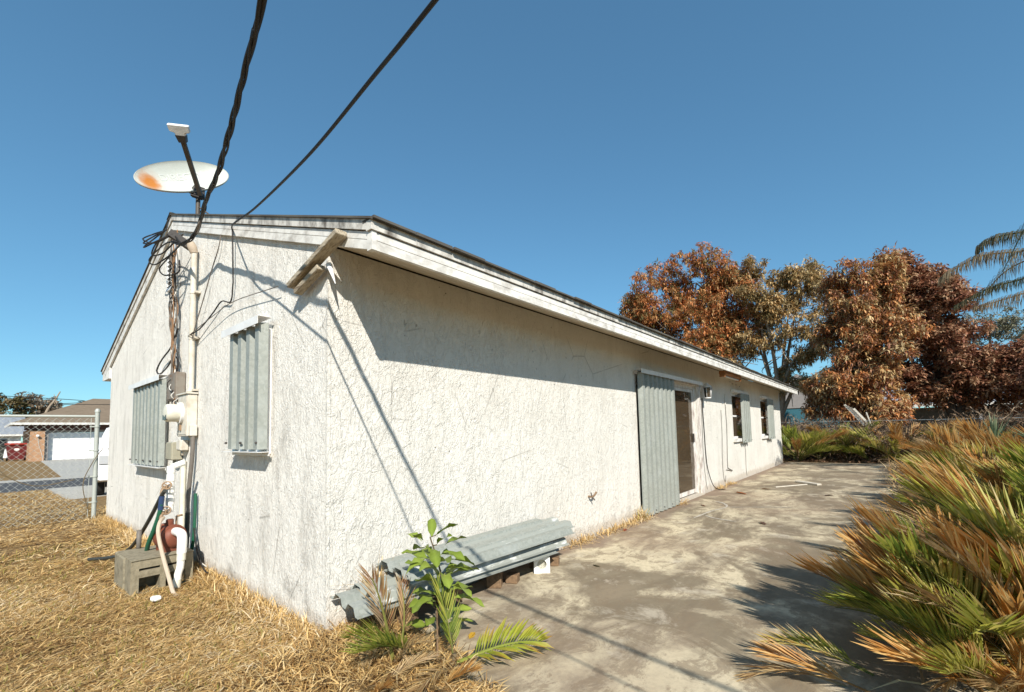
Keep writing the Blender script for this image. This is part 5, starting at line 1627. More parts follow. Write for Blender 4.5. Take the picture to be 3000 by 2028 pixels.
litter('leaf_litter', 'dead leaves on the ground under the far fence', 5000, (16.7, 23.0, -7.0, 1.5), 0.06, 0.16, 0.05, [(0.16, 0.09, 0.05), (0.24, 0.14, 0.08), (0.10, 0.06, 0.04)], 0.2, zl=0.05)
# back fence: rail, posts
BF = thing('back_fence', 'low wire fence with pale top rail behind the dry vines', 'fence', (22.3, 0.9, 0))
MB().tube([(-0.3, 1.5, 1.40), (0, 0, 1.40), (-2.4, -3.1, 1.36), (-5.0, -6.3, 1.32), (-7.5, -9.4, 1.3)], 0.014, 6).build('top_rail', 'fence_metal', BF)
for k in range(3):
    f = 0.1 + k / 2 * 0.9
    MB().tube([(-7.5 * f, -9.4 * f, -0.1), (-7.5 * f, -9.4 * f, 1.36)], 0.024, 8).build('post', 'bark_dark', BF)
# broken lattice leaning among the brush
LT = thing('broken_lattice', 'broken white slatted panel leaning behind the far vines', 'lattice', (20.55, -1.7, 1.95))
a, b = Vector((0, 0, 0)), Vector((0.05, -0.72, -1.05))
for off in (-0.14, 0.14):
    MB().beam(a + Vector((0.02, off, off * 0.6)), b + Vector((0.02, off, off * 0.6)), 0.05, 0.07).build('rail', 'pale_board', LT)
for k in range(13):
    p = a.lerp(b, (k + 0.3) / 13)
    MB().beam(p + Vector((0, -0.13, -0.08)), p + Vector((0, 0.13, 0.08)), 0.05, 0.012).build('slat', 'pale_board', LT)
MB().beam((0, -0.52, -0.25), (0.0, -0.70, -1.0), 0.04, 0.04).build('rail', 'pale_board', LT)

# ================================================================== SEEDLING AND SMALL PLANTS BY THE PILE
def seedling():
    t = thing('seedling', 'young shrub with glossy green leaves before the panel pile', 'shrub', (0.36, -0.63, 0.0))
    stem = [(0, 0, -0.03), (0.0, 0.0, 0.16), (0.02, -0.015, 0.33), (-0.01, -0.01, 0.48), (-0.06, 0.0, 0.635)]
    P = spline(stem, 6)
    MB().tube(P, [0.009 - 0.0052 * i / (len(P) - 1) for i in range(len(P))], 7).build('stem', 'stem_brown', t)
    def leaf(seed):
        rg = random.Random(seed)
        m = MB()
        L_, w = 0.125, 0.026
        prof = [(0, 0.06), (0.12, 0.35), (0.3, 0.75), (0.52, 1.0), (0.72, 0.95), (0.88, 0.62), (1.0, 0.05)]
        g = rg.choice([(0.17, 0.23, 0.035), (0.23, 0.30, 0.05), (0.33, 0.37, 0.075)])
        vs, fs, cs = [], [], []
        cv = rg.uniform(0.2, 0.5)
        for i, (u, k) in enumerate(prof):
            z = -cv * L_ * u * u + 0.12 * L_ * u
            wav = 0.012 * math.sin(u * 9 + seed)
            vs += [(u * L_, w * k, z + 0.35 * w * k + wav * k), (u * L_, 0, z), (u * L_, -w * k, z + 0.35 * w * k - wav * k)]
            cs += [g, tuple(x * 1.5 for x in g), g]
            if i:
                a = 3 * (i - 1)
                fs += [(a, a + 1, a + 4, a + 3), (a + 1, a + 2, a + 5, a + 4)]
        m.add(vs, fs, cs, True)
        return m.mesh('leaf', 'leaf_green')
    LM = [leaf(k) for k in range(5)]
    rg = random.Random(21)
    n = 40
    for k in range(n):
        f = 0.14 + 0.86 * (k / (n - 1)) ** 0.85
        if 0.46 < f < 0.52:
            f = 0.45
        p = P[min(len(P) - 1, int(f * (len(P) - 1)))]
        az = k * 2.4 + rg.uniform(-0.4, 0.4)
        e = rg.uniform(-0.15, 0.5) + (0.5 if k > n - 6 else 0)
        s = rg.uniform(1.05, 1.5) * (0.75 if k > n - 6 else 1.0)
        st = 0.03 + 0.05 * rg.random()
        base = p + Vector((math.cos(az), math.sin(az), 0.3)) * st
        put('leaf', LM[k % 5], t, base, (rg.uniform(-0.4, 0.4), -e, az), s)
        if k % 3 == 0:
            MB().tube([p, base], 0.003, 5).build('petiole', 'stem_brown', t)
seedling()
bright = frond_mesh(77, length=0.62, droop=0.5, nl=24, ll=0.235, pal=[(0.22, 0.33, 0.03), (0.30, 0.38, 0.035), (0.36, 0.40, 0.05)], tip=[(0.52, 0.42, 0.07), (0.42, 0.40, 0.06), (0.5, 0.25, 0.06)], lw=0.024, ang=1.05, vee=0.42, bare=0.22, stemc=(0.35, 0.40, 0.08), hang=0.2)
BP = thing('palm_seedling', 'small palm with one bright yellow-green frond arching over the slab', 'palm', (0.23, -0.90, 0.0))
put('frond', bright, BP, (0, 0, 0.03), (0.45, -R(17), R(-42)), 0.78)
put('frond', FR['green'][0], BP, (0, 0, 0.0), (0.2, -R(75), R(70)), 0.42)
put('frond', FR['tan'][1], BP, (0.02, 0.0, 0.0), (-0.2, -R(25), R(200)), 0.4)
m = MB()
m.tube([(0, 0, -0.05), (0, 0, 0.08)], [0.016, 0.012], 7)
m.build('stem', 'stem_brown', BP)
brown = frond_mesh(78, length=0.6, droop=0.25, nl=22, ll=0.24, pal=[(0.42, 0.20, 0.10), (0.34, 0.17, 0.09), (0.46, 0.32, 0.16), (0.16, 0.10, 0.05)], tip=TAN, lw=0.012, ang=0.75, vee=0.1, bare=0.38, stemc=(0.30, 0.30, 0.08), hang=0.1)
BR = thing('palm_seedling', 'small palm with thin reddish-brown drying frond by the corner', 'palm', (0.03, -0.66, 0.0))
put('frond', brown, BR, (0, 0, 0.0), (1.35, -R(78), R(120)), 0.85)
put('frond', brown, BR, (0.03, 0.02, 0.0), (1.2, -R(58), R(30)), 0.7)
put('frond', FR['tan'][0], BR, (0.0, 0.0, 0.0), (0.8, -R(55), R(250)), 0.35)
MB().tube([(0, 0, -0.05), (0, 0, 0.06)], [0.014, 0.01], 7).build('stem', 'stem_brown', BR)
FP = thing('palm_seedling', 'tiny fan-leaved green palm beside the house corner', 'palm', (0.02, -0.42, 0.0))
put('frond', FR['fan'][0], FP, (0, 0, -0.02), (0.1, -R(70), R(230)), 0.30)
put('frond', FR['fan'][1], FP, (0.01, 0, -0.02), (0.4, -R(50), R(300)), 0.24)
put('frond', FR['fan'][1], FP, (0.01, 0, -0.02), (0.4, -R(60), R(100)), 0.26)
MB().tube([(0, 0, -0.05), (0, 0, 0.03)], [0.01, 0.007], 6).build('stem', 'stem_brown', FP)
for loc, sd_, lab, ks, s in [((-0.20, -0.72, -0.02), 41, 'clump of dead palm leaves in the grass at the bottom', ['tan', 'orange', 'tan', 'tan', 'orange', 'tan'], 0.28),
                             ((0.02, -0.92, -0.02), 42, 'low dead fronds left of the yellow-green frond', ['tan', 'tan', 'tan', 'orange'], 0.28),
                             ((0.22, -0.68, -0.02), 43, 'thin green shoots around the shrub stem', ['green', 'green', 'mixed', 'green'], 0.36)]:
    palm_plant(lab, loc, ks, s, sd_, 'palm_shoots', 'palm', None, None, (0.15, 1.0))
tag(MB().tube([(0.20, -0.80, 0.0), (0.205, -0.795, 0.16), (0.20, -0.80, 0.30)], [0.006, 0.005, 0.004], 6).build('dry_stick', 'timber'), 'thin brown stick standing beside the yellow-green frond', 'stick')
# fallen leaves
def fallen(label, loc, s, c, rz):
    m = MB()
    m.add([(-0.06, 0, 0.004), (-0.02, 0.025, 0.014), (0.03, 0.022, 0.02), (0.07, 0, 0.006), (0.03, -0.022, 0.012), (-0.02, -0.025, 0.006)], [(0, 1, 2, 3), (0, 3, 4, 5)], [c] * 6)
    o = m.build('fallen_leaf', 'leaf_dry')
    o.location, o.scale, o.rotation_euler = loc, (s, s, s), (0, 0, rz)
    tag(o, label, 'leaf', 'leaves lying on the slab')
fallen('yellow leaf lying on the slab right of the shrub', (0.56, -0.70, 0.0), 0.7, (0.60, 0.36, 0.04), 0.4)
fallen('rust-red leaf on the slab before the door', (7.75, -0.60, 0.0), 2.0, (0.40, 0.13, 0.03), 1.0)
fallen('brown leaf on the slab right of the rust-red one', (8.6, -0.85, 0.0), 1.6, (0.30, 0.17, 0.09), 2.0)
fallen('curled brown leaf in the middle of the slab', (5.05, -1.45, 0.0), 1.3, (0.16, 0.09, 0.06), 0.5)
fallen('small dark leaf on the slab beside the flange', (2.25, -0.62, 0.0), 0.7, (0.12, 0.10, 0.05), 1.4)
fallen('dark leaf on the slab near the far palms', (8.2, -1.9, 0.0), 1.5, (0.13, 0.08, 0.06), 2.5)
fallen('small red leaf near the wall by the door shutter', (3.75, -0.18, 0.0), 0.9, (0.28, 0.07, 0.03), 0.2)
fallen('brown leaf lying near the door sill', (6.05, -0.42, 0.0), 1.0, (0.24, 0.11, 0.06), 0.9)

# ================================================================== TREES
def limb_tree(m, base, targets, r0, rg, split=0.35):
    """trunk splitting into limbs that reach the crown lobes"""
    base = Vector(base)
    cen = Vector((0, 0, 0))
    for t_ in targets:
        cen += Vector(t_[:3])
    cen /= len(targets)
    fork = base.lerp(Vector((cen.x, cen.y, base.z + (cen.z - base.z) * split)), 0.8)
    m.tube(spline([base, base.lerp(fork, 0.5) + Vector((rg.uniform(-.15, .15), rg.uniform(-.15, .15), 0)), fork], 4), [r0 * (1 - 0.05 * i) for i in range(9)], 8)
    for t_ in targets:
        tp = Vector(t_[:3])
        mid = fork.lerp(tp, 0.5) + Vector((rg.uniform(-.4, .4), rg.uniform(-.4, .4), rg.uniform(-0.1, .5)))
        pts = spline([fork, mid, tp], 5)
        m.tube(pts, [r0 * 0.62 * (1 - 0.8 * i / (len(pts) - 1)) for i in range(len(pts))], 6)
        for _ in range(6):
            q = pts[rg.randrange(4, len(pts))]
            e = q + Vector((rg.gauss(0, 1), rg.gauss(0, 1), rg.gauss(0.2, 0.8))).normalized() * t_[3] * rg.uniform(0.6, 0.95)
            mm = q.lerp(e, 0.5) + Vector((rg.uniform(-.2, .2), rg.uniform(-.2, .2), rg.uniform(-.1, .25)))
            m.tube(spline([q, mm, e], 3), [r0 * 0.17 * (1 - 0.12 * i) for i in range(7)], 4)
def leaf_cloud(lobes, n_cl, pal, seed, ll=(0.16, 0.30), lw=0.055, per=8, droop=0.7, shell=0.55, holes=0.0, paldark=None):
    """rosettes of long leaves spread through the crown lobes"""
    rg = np.random.default_rng(seed)
    sub_ = []
    for q in lobes:
        ns = 20
        for _ in range(ns):
            dd = rg.normal(size=3)
            dd /= np.linalg.norm(dd)
            sub_.append((*(np.array(q[:3]) + dd * q[3] * rg.uniform(0.45, 0.85)), q[3] * rg.uniform(0.24, 0.42)))
    lob = np.array(sub_)
    wts = lob[:, 3] ** 2.4
    li = rg.choice(len(lob), n_cl, p=wts / wts.sum())
    d = rg.normal(size=(n_cl, 3))
    d /= np.linalg.norm(d, axis=1)[:, None]
    rad = lob[li, 3] * (shell + (1 - shell) * rg.random(n_cl)) * (1 + 0.16 * np.sin(5 * d[:, 0] + 3 * li) * np.cos(4 * d[:, 2] + li))
    out = rg.random(n_cl) < 0.05
    rad[out] *= 1.13
    c = lob[li, :3] + d * rad[:, None] * np.array([1, 1, 0.92])
    if holes:
        hn = np.sin(2.1 * c[:, 0] + 1.3 * c[:, 2]) * np.sin(1.9 * c[:, 1] - 1.1 * c[:, 2]) + 0.5 * np.sin(3.7 * c[:, 2] + 2.0 * c[:, 1])
        keep = hn < np.quantile(hn, 1 - holes)
        c, d, li = c[keep], d[keep], li[keep]
    c = c[c[:, 2] > 0.25]
    n_cl = len(c)
    n = n_cl * per
    P = np.repeat(c, per, 0) + rg.normal(0, 0.05, (n, 3))
    az = rg.uniform(0, 6.28, n)
    el = rg.normal(-0.15, 0.55, n)
    L_ = rg.uniform(ll[0], ll[1], n)
    d1 = np.stack([np.cos(az) * np.cos(el), np.sin(az) * np.cos(el), np.sin(el)], 1)
    el2 = el - droop * rg.uniform(0.5, 1.5, n)
    d2 = np.stack([np.cos(az) * np.cos(el2), np.sin(az) * np.cos(el2), np.sin(el2)], 1)
    sd_ = np.stack([-np.sin(az), np.cos(az), np.zeros(n)], 1)
    rl = rg.uniform(-0.7, 0.7, n)[:, None]
    sd_ = sd_ * np.cos(rl) + np.cross(d1, sd_) * np.sin(rl)
    w = (lw * rg.uniform(0.7, 1.2, n) / 2)[:, None]
    p1 = P + d1 * (L_ * 0.5)[:, None]
    p2 = p1 + d2 * (L_ * 0.5)[:, None]
    V = np.stack([P, p1 + sd_ * w, p1 - sd_ * w, p2], 1).reshape(-1, 3)
    base = np.arange(n)[:, None] * 4
    T = np.concatenate([base + np.array([[0, 1, 2]]), base + np.array([[1, 3, 2]])], 1).reshape(-1, 3)
    pal = np.array(pal)
    cl = pal[rg.integers(0, len(pal), n_cl)] * rg.uniform(0.7, 1.25, n_cl)[:, None]
    C = np.repeat(np.repeat(cl, per, 0) * rg.uniform(0.75, 1.25, n)[:, None], 4, 0)
    return V, T, C
def tree(name, label, base, lobes, n_cl, pal, seed, bark='bark_pale', r0=0.22, **kw):
    t = thing(name, label, 'tree', base)
    o = Vector(base)
    rg = random.Random(seed)
    lb = [(a - o.x, b - o.y, c - o.z, r_) for a, b, c, r_ in lobes]
    m = MB()
    limb_tree(m, (0, 0, -0.1), lb, r0, rg)
    m.build('trunk', bark, t)
    cr = fast('crown', *leaf_cloud(lb, n_cl, pal, seed, **kw), 'leaf_dry', t)
    return t
RUST = [(0.60, 0.235, 0.085), (0.66, 0.34, 0.13), (0.48, 0.18, 0.065), (0.60, 0.38, 0.17), (0.19, 0.16, 0.06)]
STRW = [(0.56, 0.40, 0.19), (0.48, 0.30, 0.12), (0.60, 0.46, 0.25), (0.28, 0.22, 0.10)]
BRWN = [(0.32, 0.14, 0.08), (0.42, 0.22, 0.125), (0.21, 0.085, 0.05), (0.50, 0.32, 0.19)]
A_ = [(26.51, 8.2, 9.12, 2.43), (27.32, 5.82, 10.34, 2.36), (27.76, 4.17, 9.64, 1.88), (27.39, 5.57, 7.48, 2.76), (26.32, 8.66, 7.38, 1.99), (27.94, 3.39, 7.2, 1.64), (26.01, 9.39, 8.81, 1.12), (27.4, 6.0, 5.2, 2.2)]
B_ = [(27.03, 2.84, 10.38, 0.99), (27.14, 2.25, 8.66, 1.56), (27.41, 0.26, 9.25, 1.69), (27.32, 0.99, 7.46, 1.9), (27.39, 0.46, 5.67, 1.49), (27.08, 2.55, 6.12, 1.37), (26.83, 3.78, 5.46, 1.2), (27.2, 1.0, 3.9, 1.3)]
C_ = [(24.06, -2.26, 7.32, 1.7), (24.04, -1.64, 5.38, 1.41), (24.05, -2.02, 3.45, 1.69), (24.0, -0.86, 2.92, 1.11), (24.06, -3.05, 4.85, 1.5), (23.96, -0.42, 2.14, 0.8), (24.3, -2.4, 6.0, 1.5), (24.0, -1.3, 1.9, 0.9), (24.1, -2.6, 2.2, 1.2)]
D_ = [(25.54, -3.72, 7.66, 1.41), (25.47, -4.95, 5.82, 1.64), (25.52, -4.18, 3.97, 1.98), (25.41, -5.55, 3.79, 1.59), (25.3, -6.47, 2.96, 1.25), (25.55, -3.42, 8.62, 0.71), (25.23, -6.97, 3.6, 0.96), (25.6, -4.2, 6.6, 1.5), (25.2, -7.9, 3.2, 1.2), (25.4, -5.0, 2.9, 1.3)]
tree('rust_leaved_tree', 'round rust-orange leaved tree behind the house roof', (27.4, 5.5, -0.07), A_, 9500, RUST, 1, r0=0.28, holes=0.06, ll=(0.2, 0.36), lw=0.07, shell=0.62)
tree('sparse_tree', 'tall sparse tree with pale branches and straw-coloured leaves', (27.3, 1.0, -0.07), B_, 4600, STRW, 2, r0=0.2, shell=0.4, holes=0.36, ll=(0.2, 0.36), lw=0.07)
tree('brown_leaved_tree', 'orange-brown tree with drooping leaves behind the broken lattice', (24.1, -2.3, -0.07), C_, 8000, RUST[:2] + STRW[:3] + BRWN[:2], 3, bark='bark_dark', r0=0.2, holes=0.08, ll=(0.18, 0.34), lw=0.065)
tree('dark_brown_tree', 'wide dark brown leaved tree in front of the blue house', (25.5, -4.3, -0.07), D_, 11500, BRWN, 4, bark='bark_dark', r0=0.22, ll=(0.14, 0.24), lw=0.08, droop=0.4, holes=0.06)
tree('grey_tree', 'hazy grey-green tree far behind at the right edge', (58.0, -11.0, -0.1), [(58.01, -10.81, 10.4, 2.2), (57.85, -12.6, 9.0, 2.6), (58.09, -9.6, 8.2, 1.8), (58, -12, 6.3, 2.4)], 1500, [(0.26, 0.25, 0.17), (0.20, 0.20, 0.12), (0.30, 0.28, 0.22)], 5, r0=0.3, ll=(0.2, 0.4), lw=0.1, holes=0.25)
tree('edge_tree', 'brown shrub-like tree at the right edge below the palm', (22.5, -8.2, -0.1), [(22.5, -7.6, 2.6, 1.2), (22.3, -8.6, 3.6, 1.3), (22.2, -8.4, 1.6, 1.2)], 1200, BRWN, 8, bark='bark_dark', r0=0.12)
# trees far behind the neighbour
for i, (lb, lab, pal) in enumerate([
    ([(1.24, 82.24, 5.2, 2.6), (-1.5, 82.4, 5.0, 2.8), (0.4, 82.2, 3.0, 2.6)], 'olive green tree far left beyond the street', [(0.16, 0.13, 0.05), (0.24, 0.18, 0.09), (0.13, 0.12, 0.04)]),
    ([(3.5, 84.0, 6.0, 2.2), (5.2, 84.0, 5.4, 2.0), (4.4, 84.0, 3.6, 2.4), (7.0, 84.0, 4.2, 2.0)], 'brownish bare tree beside the olive tree far left', [(0.30, 0.23, 0.16), (0.22, 0.17, 0.11), (0.36, 0.31, 0.25)]),
    ([(-5.0, 86.0, 5.8, 3.0), (-8.0, 86.0, 5.0, 3.0), (-6.0, 86.0, 2.8, 3.0)], 'dull green tree beyond the left picture edge', [(0.13, 0.12, 0.045), (0.2, 0.17, 0.08)])]):
    tree('distant_tree', lab, (lb[0][0], lb[0][1], -0.1), lb, 1100, pal, 60 + i, r0=0.25, ll=(0.3, 0.55), lw=0.2, per=7)
# coconut palm at the right edge
def coconut():
    o = Vector((12.35, -6.75, -0.1))
    t = thing('coconut_palm', 'coconut palm with drooping dry fronds entering from the right', 'palm', o)
    P = spline([(0, 0, 0), (0.05, 0.05, 2.0), (0.0, 0.05, 4.5)], 6)
    MB().tube(P, [0.15 - 0.003 * i for i in range(len(P))], 12).build('trunk', 'bark_pale', t)
    crown = Vector((12.35, -6.7, 4.45))
    def hang(pts, pal, ll, seed, lw=0.011):
        rg = random.Random(seed)
        Q = spline([Vector(p) - o for p in pts], 12)
        m = MB()
        n = len(Q)
        m.tube(Q, [0.026 * (1 - 0.85 * i / (n - 1)) + 0.003 for i in range(n)], 5, True, pal[0])
        for i in range(3, n - 1):
            d = (Q[i + 1] - Q[i]).normalized()
            sd_ = d.cross(Vector((0, 0, 1))).normalized()
            for s in (-1, 1):
                for j in range(3):
                    p = Q[i].lerp(Q[i + 1], (j + rg.random() * 0.6) / 3)
                    l = ll * rg.uniform(0.55, 1.15) * (1 - 0.55 * (i / n) ** 3)
                    dr = (sd_ * s * 0.55 + d * 0.45 + Vector((0, 0, 0.25))).normalized()
                    q1 = p + dr * l * 0.3
                    q2 = q1 + (dr * 0.35 + Vector((0, 0, -1))).normalized() * l * 0.4
                    q3 = q2 + Vector((rg.uniform(-.1, .1), rg.uniform(-.1, .1), -1)).normalized() * l * 0.35
                    w = d * lw * 0.5
                    c = rg.choice(pal)
                    m.add([p, q1 + w, q1 - w, q2 + w, q2 - w, q3], [(0, 1, 2), (1, 3, 4, 2), (3, 5, 4)], [c] * 6)
        put('frond', m.mesh('frond', 'palm_leaf'), t)
    dry = [(0.30, 0.23, 0.14), (0.42, 0.34, 0.22), (0.16, 0.12, 0.07)]
    dk = [(0.06, 0.07, 0.035), (0.12, 0.12, 0.06), (0.2, 0.18, 0.10)]
    hang([crown, (12.34, -5.9, 5.05), (12.34, -5.19, 5.14), (12.40, -4.82, 5.16), (12.44, -4.56, 5.05), (12.45, -4.50, 4.88)], dk + dry[2:], 0.42, 1)
    hang([crown, (12.33, -5.9, 4.75), (12.35, -5.15, 4.75), (12.44, -4.60, 4.83), (12.49, -4.15, 4.66), (12.51, -3.91, 4.50)], dry, 0.50, 2)
    hang([crown, (12.33, -5.8, 4.35), (12.36, -5.12, 4.17), (12.43, -4.64, 4.09), (12.49, -4.11, 3.82)], dk, 0.40, 3)
    hang([crown, (12.33, -5.8, 4.05), (12.36, -5.1, 3.86), (12.46, -4.42, 3.72)], dry, 0.55, 4)
    for k, (az, up_) in enumerate([(0.2, 0.6), (1.0, 0.3), (3.0, 0.6), (3.9, 0.2), (4.6, 0.7), (5.4, 0.3), (2.2, 0.9), (4.2, 1.0)]):
        dx, dy = math.cos(az), math.sin(az)
        hang([crown, crown + Vector((dx * 0.9, dy * 0.9, up_)), crown + Vector((dx * 1.9, dy * 1.9, up_ * 0.7)), crown + Vector((dx * 2.6, dy * 2.6, up_ * 0.2 - 0.6))], dry if k % 2 else dk, 0.5, 10 + k)
coconut()
tree('reflected_tree', 'unseen rusty brown tree added for the door glass to reflect', (15.0, -10.5, -0.1), [(15.0, -10.5, 4.0, 1.9), (16.2, -10.2, 3.0, 1.6), (13.8, -10.8, 2.8, 1.6)], 2500, RUST, 9, r0=0.18)  # out of view, added to give the door glass a brown reflection

# ================================================================== BLUE HOUSE BEHIND THE TREES
BH = thing('blue_house', 'blue and grey house behind the far fence', 'house', (31.5, -3.0, -0.1))
def bx(name, a, b, mat, par=None, bevel=0):
    return MB().box(a, b).build(name, mat, par or BH, bevel=bevel)
bx('wall', (0, 1.6, 0), (7, 7.0, 2.45), 'blue_wall')
m = MB()
m.prism([(1.2, 2.45), (7.4, 2.45), (4.3, 4.6)], 'x', -0.05, 7.0)
m.build('gable', 'grey_wall', BH)
bx('wall', (1.6, -9.0, 0), (7, 1.6, 2.2), 'porch_wall')
m = MB()
m.add([(-0.3, 1.3, 2.45), (-0.3, -9.3, 2.30), (3.6, -9.3, 3.35), (3.6, 1.3, 3.5), (-0.3, 1.3, 2.38), (-0.3, -9.3, 2.23), (3.6, -9.3, 3.28), (3.6, 1.3, 3.43)], [(0, 1, 2, 3), (7, 6, 5, 4), (0, 4, 5, 1), (1, 5, 6, 2), (2, 6, 7, 3), (3, 7, 4, 0)])
rf = m.build('roof', 'metal_roof', BH)
for k in range(26):
    y = 1.2 - k * 0.41
    f = (1.3 - y) / 10.6
    MB().beam((-0.3, y, 2.465 - 0.15 * f), (3.6, y, 3.515 - 0.15 * f), 0.03, 0.03).build('seam', 'metal_roof', rf)
m = MB()
m.add([(-0.33, 1.3, 2.40), (-0.33, -9.3, 2.25), (-0.33, -9.3, 2.10), (-0.33, 1.3, 2.25), (-0.30, 1.3, 2.40), (-0.30, -9.3, 2.25), (-0.30, -9.3, 2.10), (-0.30, 1.3, 2.25)], [(0, 1, 2, 3), (7, 6, 5, 4), (3, 2, 6, 7), (0, 4, 5, 1)])
m.build('fascia', 'fascia_paint', BH)
for y in (-0.2, -3.6, -7.0):
    bx('porch_post', (-0.1, y, 0), (0.02, y + 0.12, 2.2), 'grey_trim')
wv = bx('window', (-0.03, 5.0, 0.95), (-0.002, 6.3, 1.75), 'grey_trim')
for k in range(6):
    bx('louvre', (-0.06, 5.05, 1.0 + k * 0.12), (-0.035, 6.25, 1.08 + k * 0.12), 'white_metal', wv)
# teal container glimpsed through the vines
TB = thing('teal_barrel', 'pale teal plastic barrel half hidden in the vines', 'barrel', (19.6, -4.4, 0.0))
MB().lathe([(0.22, 0), (0.27, 0.1), (0.28, 0.45), (0.27, 0.85), (0.22, 0.95)], (0, 0, 0), (0, 0, 1), 20).build('body', 'blue_wall', TB)
MB().lathe([(0.2, 0.95), (0.23, 0.97), (0.2, 1.0)], (0, 0, 0), (0, 0, 1), 20).build('lid', 'blue_wall', TB)

# ================================================================== NEIGHBOUR ACROSS THE STREET
NH = thing('brick_house', 'brick house with brown hip roof and white garage door', 'house', (0.8, 48.0, -0.12))
def nb(name, a, b, mat, par=None):
    return MB().box(a, b).build(name, mat, par or NH)
nb('wall', (0.7, 0.4, 0), (1.55, 9.0, 2.5), 'tan_brick')
nb('brick_pier', (0.62, -0.1, 0), (1.42, 0.5, 2.38), 'tan_brick')
nb('wall', (1.55, 0.5, 2.22), (8.5, 0.7, 3.0), 'grey_trim')
nb('garage_frame', (1.43, 0.1, 0), (1.62, 0.5, 2.38), 'grey_trim')
nb('shaded_brick_strip', (0.3, 0.05, 2.42), (9.0, 0.09, 2.85), 'shaded_brick')  # upper brick under the eave, its shade put into the dark colour
nb('wall', (6.5, 0.5, 0), (16.0, 9.0, 2.6), 'tan_brick')
GD = nb('garage_door', (1.62, 0.52, 0.02), (6.5, 0.56, 2.2), 'garage_white')
for j in range(4):
    for i in range(4):
        MB().box((1.66 + i * 1.21, 0.495, 0.05 + j * 0.545), (1.66 + i * 1.21 + 1.17, 0.519, 0.05 + j * 0.545 + 0.52)).build('panel', 'garage_white', GD)
m = MB()
ex0, ex1, ey0, ey1, ez, rz_ = -0.4, 16.5, -0.6, 9.8, 2.98, 5.35
rx0, rx1, ry = 4.7, 11.5, 4.6
m.add([(ex0, ey0, ez), (ex1, ey0, ez), (ex1, ey1, ez), (ex0, ey1, ez), (rx0, ry, rz_), (rx1, ry, rz_)], [(0, 1, 5, 4), (1, 2, 5), (2, 3, 4, 5), (3, 0, 4), (3, 2, 1, 0)])
rf = m.build('roof', 'brown_shingles', NH)
m = MB()
m.box((ex0 - 0.02, ey0 - 0.03, ez - 0.16), (ex1, ey0, ez + 0.01))
m.box((ex0 - 0.03, ey0, ez - 0.16), (ex0, ey1, ez + 0.01))
m.build('fascia', 'fascia_paint', NH)
lp = MB().lathe([(0.03, 0), (0.07, 0.04), (0.10, 0.14), (0.06, 0.2)], (1.02, -0.14, 1.95), (0, -1, 0.2), 12).build('lamp', 'white_metal', NH)
wire('lamp_cable', [(1.05, -0.13, 1.9), (1.1, -0.125, 1.3), (1.3, -0.12, 0.5), (1.36, -0.12, 0.02)], 0.015, 'wire_white', NH, 5)
def bin_(name, label, loc, body, lid):
    t = thing(name, label, 'bin', loc)
    m = MB()
    s0, s1, h = 0.25, 0.34, 1.0
    m.add([(-s0, -s0, 0.08), (s0, -s0, 0.08), (s0, s0, 0.08), (-s0, s0, 0.08), (-s1, -s1, h), (s1, -s1, h), (s1, s1, h), (-s1, s1, h)], [(0, 3, 2, 1), (4, 5, 6, 7), (0, 1, 5, 4), (1, 2, 6, 5), (2, 3, 7, 6), (3, 0, 4, 7)])
    m.build('body', body, t)
    MB().prism([(-0.40, 1.0), (0.38, 1.0), (0.34, 1.07), (-0.30, 1.12), (-0.42, 1.05)], 'x', -0.38, 0.38).build('lid', lid, t)
    for x in (-0.28, 0.28):
        MB().lathe([(0.11, 0), (0.11, 0.05)], (x - 0.025, 0.27, 0.11), (1, 0, 0), 14).build('wheel', 'tyre', t)
    return t
for c_, lab in ((0.55, 'maroon wheelie bin with red lid by the brick house'), ):
    t = bin_('wheelie_bin', lab, (0.95, 52.5, -0.12), 'bin_maroon', 'bin_red')
    t.scale = (1.75, 1.3, 1.3)
    MB().lathe([(0.09, 0), (0.09, 0.01)], (0.0, -0.31, 0.72), (0, -1, 0), 14).build('emblem', 'white_metal', t)
t = bin_('wheelie_bin', 'dark wheelie bin left of the red-lidded bin', (-0.15, 52.6, -0.12), 'bin_dark', 'bin_dark')
t.scale = (1.4, 1.2, 1.2)
# white house further left
WH = thing('white_house', 'low white house with grey-blue roof at the far left', 'house', (-6.0, 66.0, -0.12))
def wb(name, a, b, mat, par=None):
    return MB().box(a, b).build(name, mat, par or WH)
wb('wall', (0, 0, 0), (7.8, 7, 2.35), 'garage_white')
MB().prism([(-0.5, 2.35), (7.5, 2.35), (3.5, 4.3)], 'x', -0.4, 8.2).build('roof', 'grey_roof', WH)
wb('fascia', (-0.4, -0.56, 2.2), (8.2, -0.5, 2.38), 'fascia_paint')
wn_ = wb('window', (5.9, -0.04, 0.9), (6.9, -0.002, 1.9), 'grey_trim')
wb('pane', (5.97, -0.06, 0.97), (6.83, -0.042, 1.83), 'dark_glass', wn_)
tag(wire('overhead_line', [(-30, 34, 4.6), (-0.59, 33.6, 3.85), (2.56, 33.4, 3.62), (3.6, 33.3, 3.5), (30, 33, 4.5)], 0.018, 'cable_black', None, 5, 8), 'thin overhead line crossing the sky at the far left', 'cable')
